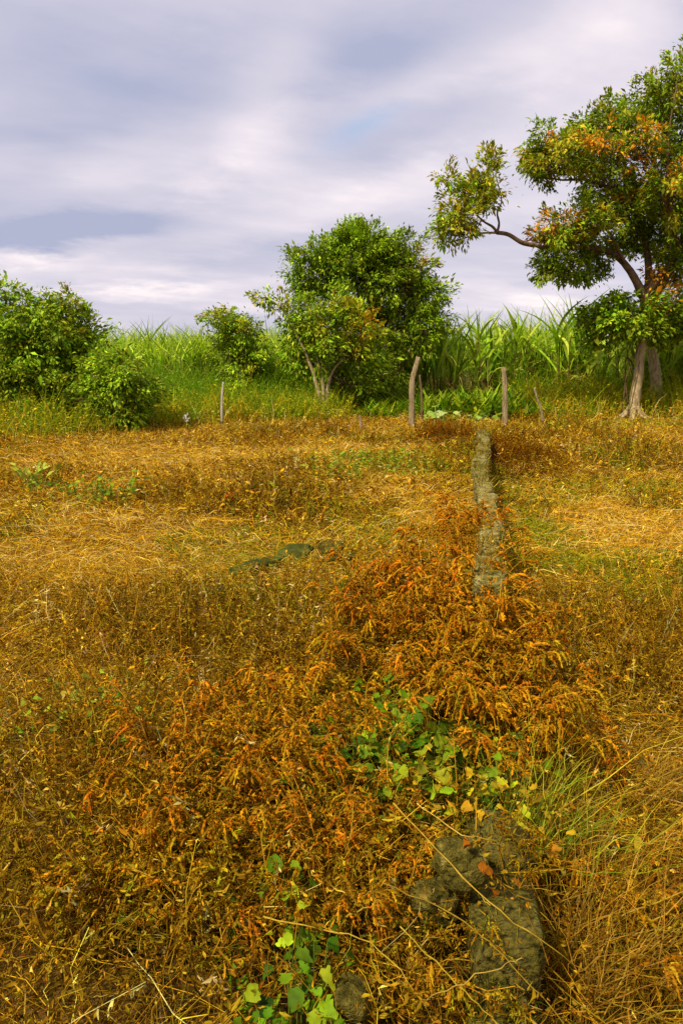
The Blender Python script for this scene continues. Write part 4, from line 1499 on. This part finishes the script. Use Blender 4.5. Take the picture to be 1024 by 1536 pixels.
# ------------------------------------------------------------------ green leafy plants of the foreground
def leafy(px, py, zt, n, L, lab, spread=.07, col=LEAFG, group=None, stalk=(.05, .2)):
    q = gnd(px, py, zt)
    broad_plant(lab, 0, 0, 1, 1, L, col) if False else None
    x, y = q[0], q[1]
    b = (x, y, float(H(x, y)))
    root = thing("leafy_plant", lab, "plant", b, group)
    lf, st = MB(), MB()
    az = rng.uniform(0, 6.28, n)
    r0 = np.stack([rng.normal(0, spread, n), rng.normal(0, spread, n), np.zeros(n)], 1)
    zt_ = max(zt - b[2], .05)
    P = np.stack([r0[:, 0] * 1.5, r0[:, 1] * 1.5, zt_ * rng.uniform(.45, 1.1, n)], 1)
    t = np.linspace(0, 1, 5)
    C = r0[:, None] * (1 - t)[None, :, None] + P[:, None] * t[None, :, None]
    tubes(lf, C[1:], np.full((n - 1, 5), .0016), pick([(.14, .2, .02)], n - 1, .2), 4)
    tubes(st, C[:1], np.full((1, 5), .0024), pick([(.14, .2, .02)], 1, .2), 5)
    ll = L * rng.uniform(.6, 1.25, n)
    dd = np.stack([np.cos(az), np.sin(az), rng.uniform(-.7, .3, n)], 1)
    leaves(lf, P, dd, np.array([0, -.4, 1.]) + rng.normal(0, .4, (n, 3)), ll, ll * rng.uniform(.6, .95, n), pick(col, n, .28), S=8, prof='heart', curl=rng.uniform(-.1, .8, n), fold=rng.uniform(.1, .5), jag=.3, crinkle=.035)
    st.build("stem", M_BROAD, root)
    lf.build("foliage", M_BROAD, root)


PG = "green plants in the leafy patch"
for (px, py, n, lab) in ((558, 1027, 14, "dark green leafy plant in the shaded hollow under the orange weeds"), (608, 1042, 10, "dark green leafy plant beside the shaded hollow, toward the wall"),
                         (598, 1072, 16, "bright lobed green leaves in the middle of the leafy patch"), (518, 1092, 12, "green leaves at the end of the leafy patch away from the wall"),
                         (568, 1122, 16, "green leafy plant low in the leafy patch, below the lobed leaves"), (638, 1122, 18, "green leafy plant between the lobed leaves and the boulder"),
                         (683, 1092, 14, "yellowish green leafy plant at the grassy end of the leafy patch"), (613, 1162, 12, "lowest green leafy plant of the leafy patch, just above the boulder"),
                         (503, 1132, 10, "small green leafy plant peeping out at the foot of the leafy patch")):
    leafy(px, py, .29, int(n * 3.3), .052, lab, .09, LEAFG + ([(.24, .27, .012)] if px > 598 else []), PG)
for (px, py, n, lab) in ((700, 1185, 26, "yellowing leafy weed directly above the boulder"), (640, 1225, 22, "yellow brown shrivelled weed on the far side of the boulder from the wall"), (745, 1205, 22, "yellow olive weed spilling over the broken wall"),
                         (730, 1160, 20, "olive weed with yellow leaves between the leafy patch and the slim grass tuft")):
    leafy(px, py, .27, n * 2, .036, lab, .08, [(.42, .34, .010), (.34, .26, .010), (.30, .32, .008), (.5, .3, .010)])
leafy(335, 1115, .32, 20, .042, "small bright green leafy sprig alone among the orange stems", .05)
leafy(255, 1275, .2, 10, .045, "yellow green leafy sprig in the dim tangle of stems", .05, YG + LEAFG)
leafy(190, 1045, .3, 44, .035, "yellow green feathery weed in the brown weeds", .12, YG)
leafy(45, 1065, .27, 20, .035, "small yellow green weed beyond the feathery one, farthest from the wall", .08, YG)
leafy(160, 1000, .3, 16, .035, "faint green weed just above the feathery weed", .08, YG)
leafy(440, 1465, .26, 46, .036, "bright green ivy leaves clustered low beside the dull green stone", .055)
leafy(420, 1350, .26, 20, .03, "green leaves just below the single round leaf", .04)
leafy(465, 1380, .27, 16, .036, "dark green leaves between the single round leaf and the boulder", .05)
leafy(450, 1530, .24, 18, .045, "green leaves peeping out under the ivy leaves", .04)


# one broad leaf standing up
def round_leaf():
    q = gnd(410, 1300, .27)
    b = np.array([q[0], q[1], float(H(q[0], q[1]))])
    o = thing("round_leaf_plant", "single round dark green leaf held upright above the dead weeds", "plant", tuple(b))
    lf, st = MB(), MB()
    zt = .27 - b[2]
    leaves(lf, [np.array([0.0, 0, zt - .022])], [np.array([.1, .25, 1.])], [np.array([0, -1., .25])], .052, .048, [(.10, .19, .005)], S=10, prof='oval', curl=.1, fold=.2)
    tubes(st, np.array([[[0, 0, 0], [.01, 0, zt * .5], [0, 0, zt - .022]]], float), np.full((1, 3), .0016), np.array([.2, .2, .02]), 5)
    st.build("stem", M_BROAD, o)
    lf.build("leaf", M_BROAD, o, True)


round_leaf()


# loose dead broad leaves
def loose_leaves():
    spec = [(700, 1270, .44, .05, (.52, .17, .01), "curled orange dead leaf lying on top of the boulder"), (717, 1300, .42, .055, (.46, .15, .01), "orange dead leaf hanging down the boulder's wall side"),
            (768, 1320, .38, .035, (.5, .2, .012), "round orange dead leaf lying on the wall"), (742, 1335, .38, .035, (.42, .14, .01), "small crumpled rusty leaf on the wall beside the dark gap"),
            (840, 1305, .2, .035, (.5, .36, .04), "yellow leaf caught in the tall olive grass"), (630, 1345, .3, .06, (.42, .30, .05), "pale yellow withered leaf beside the half buried mossy stone"),
            (585, 1320, .28, .05, (.46, .35, .06), "pale yellow crumpled leaf in the weeds near the boulder"), (360, 1400, .22, .05, (.48, .38, .10), "pale cream withered leaf beside the low green leaves"),
            (372, 1385, .23, .03, (.5, .4, .12), "small cream curled leaf above the pale withered leaf"), (130, 1330, .16, .045, (.3, .24, .04), "dull olive leaf in the dim tangle"),
            (140, 1390, .16, .035, (.42, .3, .07), "small pale leaf low in the dim tangle"), (555, 1390, .25, .05, (.4, .13, .01), "hanging rusty leaf above the ivy leaves"),
            (610, 1375, .25, .03, (.5, .22, .015), "small orange leaf beside the stony gap"), (855, 1140, .22, .03, (.52, .38, .04), "yellow leaf among the flattened straw"),
            (105, 1080, .22, .04, (.5, .28, .02), "ochre dead leaf near the feathery weed"), (250, 1420, .15, .04, (.42, .3, .08), "pale tan leaf, lowest in the dim tangle")]
    for px, py, z, L, c, lab in spec:
        mb = MB()
        leaves(mb, [np.zeros(3)], rand_dir(1, -.8, .3), [np.array([0, -.6, 1.]) + rng.normal(0, .3, 3)], L * .72, L * .42, [np.array(c) * .55], S=9, prof='heart', curl=rng.uniform(.3, .9), fold=.5, jag=.35, crinkle=.07)
        o = mb.build("dead_leaf", M_DEAD, None, True)
        o.location = tuple(gnd(px, py, z))
        tag(o, lab, "leaf")


loose_leaves()


# long dry stalks lying across the foreground
def stalks():
    spec = [
        ([(590, 1205, .42), (680, 1300, .46), (760, 1375, .44), (840, 1430, .36), (905, 1480, .2)], .0022, "long straight straw stalk crossing boulder and wall, ending among the dry tufts"),
        ([(575, 1325, .3), (690, 1380, .42), (760, 1440, .40), (845, 1536, .36)], .002, "long stalk slanting across the wall below the boulder"),
        ([(625, 1205, .4), (690, 1250, .46), (745, 1262, .42), (790, 1295, .3)], .0018, "thin arched stalk draped over the top of the boulder"),
        ([(395, 1375, .25), (490, 1395, .27), (560, 1420, .26), (620, 1480, .22), (640, 1510, .18)], .0023, "pale stalk curving from the single round leaf toward the dull green stone"),
        ([(600, 1390, .3), (660, 1450, .34), (720, 1510, .34), (760, 1550, .3)], .002, "stalk running along the foot of the wall below the mossy stone"),
        ([(640, 1500, .24), (700, 1470, .38), (760, 1445, .40), (785, 1438, .4)], .0018, "short stalk crossing the other stalks over the wall"),
        ([(520, 1375, .27), (545, 1362, .3), (565, 1365, .3), (580, 1390, .2)], .0026, "thick bent pale twig beside the stony gap"),
        ([(490, 1335, .26), (515, 1338, .3), (545, 1362, .25)], .0028, "short stout pale twig above the bent twig"),
        ([(365, 1040, .3), (345, 1060, .38), (335, 1100, .3)], .0016, "thin pale stem leaning above the small green sprig"),
        ([(390, 1180, .2), (385, 1160, .34), (400, 1135, .36)], .0022, "pale hooked stem in the orange weeds below the green sprig"),
        ([(270, 1320, .18), (310, 1330, .22), (340, 1325, .22), (355, 1310, .18)], .002, "yellow curved stem in the dim tangle"),
        ([(80, 1395, .12), (150, 1360, .16), (220, 1340, .15)], .0017, "long thin stem slanting through the dim tangle"),
        ([(110, 1500, .12), (170, 1490, .15), (205, 1480, .13)], .0017, "short thin stem lowest in the dim tangle"),
        ([(400, 1070, .32), (330, 1130, .25), (420, 1200, .2)], .0014, "faint looping stem between the orange stems"),
        ([(20, 1120, .14), (45, 1185, .2), (75, 1215, .14)], .0018, "arched brown stem in the dark weeds far from the wall"),
        ([(695, 985, .44), (720, 1000, .46), (770, 1060, .38), (800, 1120, .2)], .0016, "straw stem arching out of the orange clump over the wall"),
        ([(820, 1010, .2), (900, 1020, .24), (980, 1085, .1)], .0018, "long pale straw stem lying over the flattened straw"),
        ([(490, 920, .3), (530, 928, .34), (570, 940, .3)], .0018, "pale stem lying level beside the top of the orange clump"),
        ([(660, 905, .1), (670, 850, .4), (668, 810, .45)], .0025, "upright yellow stem in front of the wall's middle"),
        ([(690, 930, .1), (692, 870, .4), (690, 800, .5)], .0025, "second upright yellow stem, nearer the wall's middle"),
        ([(640, 880, .1), (690, 845, .35), (735, 838, .36)], .0022, "pale stem leaning over the wall beside its weeds"),
    ]
    for p, r, lab in spec:
        q = np.array([gnd(a[0], a[1], a[2]) for a in p])
        b = q[0].copy()
        n = 18
        c = curve(q - b, n)
        c[1:-1] += rng.normal(0, .0025, (n - 2, 3))
        mb = MB()
        rr = .8 * r * (1 - .45 * np.linspace(0, 1, n))
        rr[::5] *= 1.35
        tubes(mb, c[None], rr[None], pick([(.38, .25, .025), (.31, .19, .018), (.42, .29, .045)], 1, .1), 6)
        o = mb.build("dry_stalk", M_STEM, None, True)
        o.location = tuple(b)
        tag(o, lab, "stalk")


stalks()


# long grass tufts right of the wall
def tufts():
    G = "long dry grass tufts beyond the wall"
    spec = [(800, 1290, .0, .62, 90, 0, "tallest olive green grass tuft, leaning over the wall"), (775, 1210, .05, .42, 50, -.2, "slim yellow green grass tuft at the end of the leafy patch"), (850, 1290, 0, .45, 55, .2, "green grass tuft beside the tallest olive tuft"),
            (840, 1440, 0, .5, 70, .1, "dense dry grass tuft pressed against the wall"), (900, 1400, 0, .5, 70, .1, "straw coloured grass tuft below the tallest olive tuft"), (960, 1420, 0, .5, 60, .2, "dry grass tuft farther from the wall than the straw coloured one"),
            (880, 1520, 0, .45, 70, 0, "lowest dry grass tuft beside the wall"), (985, 1180, 0, .45, 60, .4, "bent golden grass tuft farthest from the wall"), (930, 1160, 0, .42, 60, .4, "bent golden grass tuft in the flattened straw"),
            (1010, 1330, 0, .45, 60, .1, "brown grass tuft below the bent golden tufts, farthest from the wall"), (930, 1300, 0, .45, 50, .1, "rust brown grass tuft below the bent golden tufts")]
    for px, py, z, h, n, lean, lab in spec:
        q = gnd(px, py, z)
        if q[0] < wall_x(q[1]) + .13:
            q[0] = float(wall_x(q[1])) + .13
        b = np.array([q[0], q[1], float(H(q[0], q[1]))])
        n = int(n * 1.7)
        mb = MB()
        d = np.stack([rng.normal(lean * .5 + .05, .22, n), rng.normal(0, .25, n), np.ones(n)], 1)
        P = np.stack([rng.normal(0, .06, n), rng.normal(0, .08, n), np.zeros(n)], 1)
        bend = np.stack([rng.normal(lean * .8 + .1, .25, n), rng.normal(0, .25, n), -rng.uniform(0, .5, n)], 1)
        gr = "green" in lab
        pal = [(.40, .40, .02), (.28, .34, .014), (.50, .42, .025), (.20, .28, .010)] if gr else [(.48, .27, .03), (.36, .19, .015), (.40, .28, .03), (.24, .12, .01)]
        if lab.startswith("brown") or "rust" in lab:
            pal = [(.34, .14, .01), (.26, .1, .008), (.42, .22, .02)]
        ribbons(mb, P, d, h * rng.uniform(.5, 1.05, n), rng.uniform(.0024, .0042, n), bend, pick(pal, n, .2), K=7, wig=.012)
        o = mb.build("grass_tuft", M_GRASS)
        o.location = tuple(b)
        tag(o, lab, "grass tuft", G)


tufts()


# red flower and white flower
def flower(label, px, py, Y, hgt, col, n, size, name):
    x = at(px, py, Y)[0]
    b = (x, Y, float(H(x, Y)))
    root = thing(name, label, "flower", b)
    st, fl = MB(), MB()
    tubes(st, np.array([[[0, 0, 0], [.01, 0, hgt * .5], [0, 0, hgt]]], float), np.full((1, 3), .005), np.array([.2, .16, .02]), 5)
    P = np.array([0, 0, hgt]) + rng.normal(0, size * .5, (n, 3)) * np.array([1, 1, 1.3])
    leaves(fl, P, rand_dir(n, -.3, 1), rand_dir(n), size, size * .6, pick([col], n, .15), S=4, curl=.3)
    m = 8
    lv = MB()
    leaves(lv, np.stack([np.zeros(m), np.zeros(m), rng.uniform(0, hgt * .8, m)], 1), rand_dir(m, -.2, .5), rand_dir(m, .4, 1), .08, .03, pick(YG, m, .2), S=4)
    lv.build("foliage", M_BROAD, root)
    st.build("stem", M_BROAD, root)
    fl.build("petals", M_BROAD, root)


flower("small red flower head standing alone in the straw", 348, 790, 7.0, .2, (.5, .035, .012), 22, .035, "red_flower")
flower("whitish flower head on a thin stem near the whitish stake", 281, 655, 14.0, .34, (.45, .44, .35), 18, .06, "white_flower")

# ------------------------------------------------------------------ light and sky
SUN_AZ, SUN_EL = R(228), R(50)            # clockwise from straight ahead: behind and to the left
sd = Vector((math.sin(SUN_AZ) * math.cos(SUN_EL), math.cos(SUN_AZ) * math.cos(SUN_EL), math.sin(SUN_EL)))
sun_d = bpy.data.lights.new("sun", 'SUN')
sun_d.energy = 4.2
sun_d.angle = R(3)
sun_d.color = (1.0, .89, .72)
sun = bpy.data.objects.new("sun", sun_d)
COL.objects.link(sun)
sun.rotation_euler = sd.to_track_quat('Z', 'Y').to_euler()
sun.location = (-20, -20, 40)

wd = bpy.data.worlds.new("World")
scene.world = wd
wd.use_nodes = True
nt = wd.node_tree
N, Lk = nt.nodes, nt.links
for n in list(N):
    N.remove(n)
out = N.new("ShaderNodeOutputWorld")
bg = N.new("ShaderNodeBackground")
bg.inputs[1].default_value = .128
sky = N.new("ShaderNodeTexSky")
sky.sky_type = 'NISHITA'
sky.sun_disc = False
sky.sun_elevation = SUN_EL
sky.sun_rotation = SUN_AZ
tc = N.new("ShaderNodeTexCoord")


def math_(op, a, b=None, c=None, clamp=False):
    n = N.new("ShaderNodeMath")
    n.operation = op
    n.use_clamp = clamp
    for i, q in enumerate((a, b, c)):
        if q is None:
            continue
        if isinstance(q, (int, float)):
            n.inputs[i].default_value = q
        else:
            Lk.new(q, n.inputs[i])
    return n.outputs[0]


def mixc(f, a, b):
    n = N.new("ShaderNodeMix")
    n.data_type = 'RGBA'
    for i, q in ((0, f), (6, a), (7, b)):
        if isinstance(q, tuple):
            n.inputs[i].default_value = (*q, 1)
        elif isinstance(q, (int, float)):
            n.inputs[i].default_value = q
        else:
            Lk.new(q, n.inputs[i])
    return n.outputs[2]


sep = N.new("ShaderNodeSeparateXYZ")
Lk.new(tc.outputs["Generated"], sep.inputs[0])
X, Y_, Z_ = sep.outputs
zc = math_('ADD', math_('MAXIMUM', Z_, 0.0), .16)
cu = math_('DIVIDE', X, zc)            # place on a flat cloud layer overhead
cv = math_('DIVIDE', Y_, zc)
# turn the layer so that its bands rise to the right
ca, sa = math.cos(R(22)), math.sin(R(22))
ru = math_('ADD', math_('MULTIPLY', cu, ca), math_('MULTIPLY', cv, sa))
rv = math_('SUBTRACT', math_('MULTIPLY', cv, ca), math_('MULTIPLY', cu, sa))


def cloud(su, sv, det, rough, off, dist=.15):
    cb = N.new("ShaderNodeCombineXYZ")
    Lk.new(math_('MULTIPLY', ru, su), cb.inputs[0])
    Lk.new(math_('MULTIPLY', rv, sv), cb.inputs[1])
    cb.inputs[2].default_value = off
    n = N.new("ShaderNodeTexNoise")
    n.inputs["Scale"].default_value = 1
    n.inputs["Detail"].default_value = det
    n.inputs["Roughness"].default_value = rough
    n.inputs["Distortion"].default_value = dist
    Lk.new(cb.outputs[0], n.inputs["Vector"])
    return n.outputs[0]


big = cloud(.55, 1.15, 4, .48, 3.3)
fine = cloud(1.5, 2.5, 8, .58, 8.1, .15)


# particular clouds, by direction: a = x/y, b = z/y (only ahead)
yy = math_('MAXIMUM', Y_, .05)
da = math_('DIVIDE', X, yy)
db = math_('DIVIDE', Z_, yy)
warp = math_('SUBTRACT', cloud(2.2, 2.2, 5, .6, 21.0), .5)
da = math_('ADD', da, math_('MULTIPLY', warp, .13))
db = math_('ADD', db, math_('MULTIPLY', warp, .11))


def patch(px, py, ra, rb, rot, amp):
    d = ray(px, py)
    a0, b0 = d[0] / d[1], d[2] / d[1]
    c, s = math.cos(R(rot)), math.sin(R(rot))
    ea = math_('SUBTRACT', da, float(a0))
    eb = math_('SUBTRACT', db, float(b0))
    p = math_('DIVIDE', math_('ADD', math_('MULTIPLY', ea, c), math_('MULTIPLY', eb, s)), ra / F)
    q = math_('DIVIDE', math_('SUBTRACT', math_('MULTIPLY', eb, c), math_('MULTIPLY', ea, s)), rb / F)
    r2 = math_('ADD', math_('MULTIPLY', p, p), math_('MULTIPLY', q, q))
    return math_('MULTIPLY', math_('POWER', 2.718, math_('MULTIPLY', r2, -1.0)), amp)


def total(items):
    s = items[0]
    for q in items[1:]:
        s = math_('ADD', s, q)
    front = math_('GREATER_THAN', Y_, .05)
    return math_('MULTIPLY', s, front)


bump = total([patch(400, 160, 120, 50, 55, .24), patch(345, 230, 80, 50, 40, .10), patch(500, 290, 260, 42, 14, .34), patch(880, 55, 150, 60, 25, .34), patch(40, 392, 80, 16, 0, .20), patch(170, 440, 150, 16, 3, .18),
              patch(640, 125, 140, 30, 25, .22), patch(830, 430, 130, 40, 0, .22), patch(310, 20, 150, 40, 15, .12), patch(150, 250, 120, 30, 15, .12), patch(960, 140, 80, 50, 30, .12),
              patch(180, 150, 190, 75, 20, -.26), patch(560, 85, 140, 50, 15, -.36), patch(250, 325, 260, 30, 8, -.28), patch(620, 185, 150, 40, 25, -.26), patch(60, 352, 140, 22, 4, -.26), patch(80, 60, 150, 50, 5, -.12), patch(720, 200, 90, 40, 20, -.14), patch(300, 400, 200, 24, 3, -.10)])
v = math_('ADD', math_('ADD', math_('MULTIPLY', big, .75), math_('MULTIPLY', fine, .50)), math_('SUBTRACT', bump, .145))
cr = N.new("ShaderNodeValToRGB")
e = cr.color_ramp.elements
e[0].position, e[0].color = .12, (.26, .275, .375, 1)
e[1].position, e[1].color = .86, (.73, .655, .615, 1)
q = e.new(.5)
q.color = (.405, .385, .45, 1)
q = e.new(.68)
q.color = (.52, .475, .515, 1)
Lk.new(v, cr.inputs[0])
sc10 = N.new("ShaderNodeVectorMath")
sc10.operation = 'SCALE'
sc10.inputs[3].default_value = 10.0
Lk.new(cr.outputs[0], sc10.inputs[0])
gap = math_('MINIMUM', math_('ADD', total([patch(545, 185, 60, 14, 24, .5)]), .02), 1.0)
skyc = mixc(gap, sc10.outputs[0], sky.outputs[0])
Lk.new(skyc, bg.inputs[0])
Lk.new(bg.outputs[0], out.inputs[0])

vs = scene.view_settings
vs.view_transform = 'Standard'
vs.look = 'None'
vs.exposure = 0.42
vs.gamma = 1.0
scene.render.engine = 'CYCLES'
scene.cycles.max_bounces = 6
scene.cycles.diffuse_bounces = 3
scene.cycles.transmission_bounces = 3
scene.cycles.glossy_bounces = 1
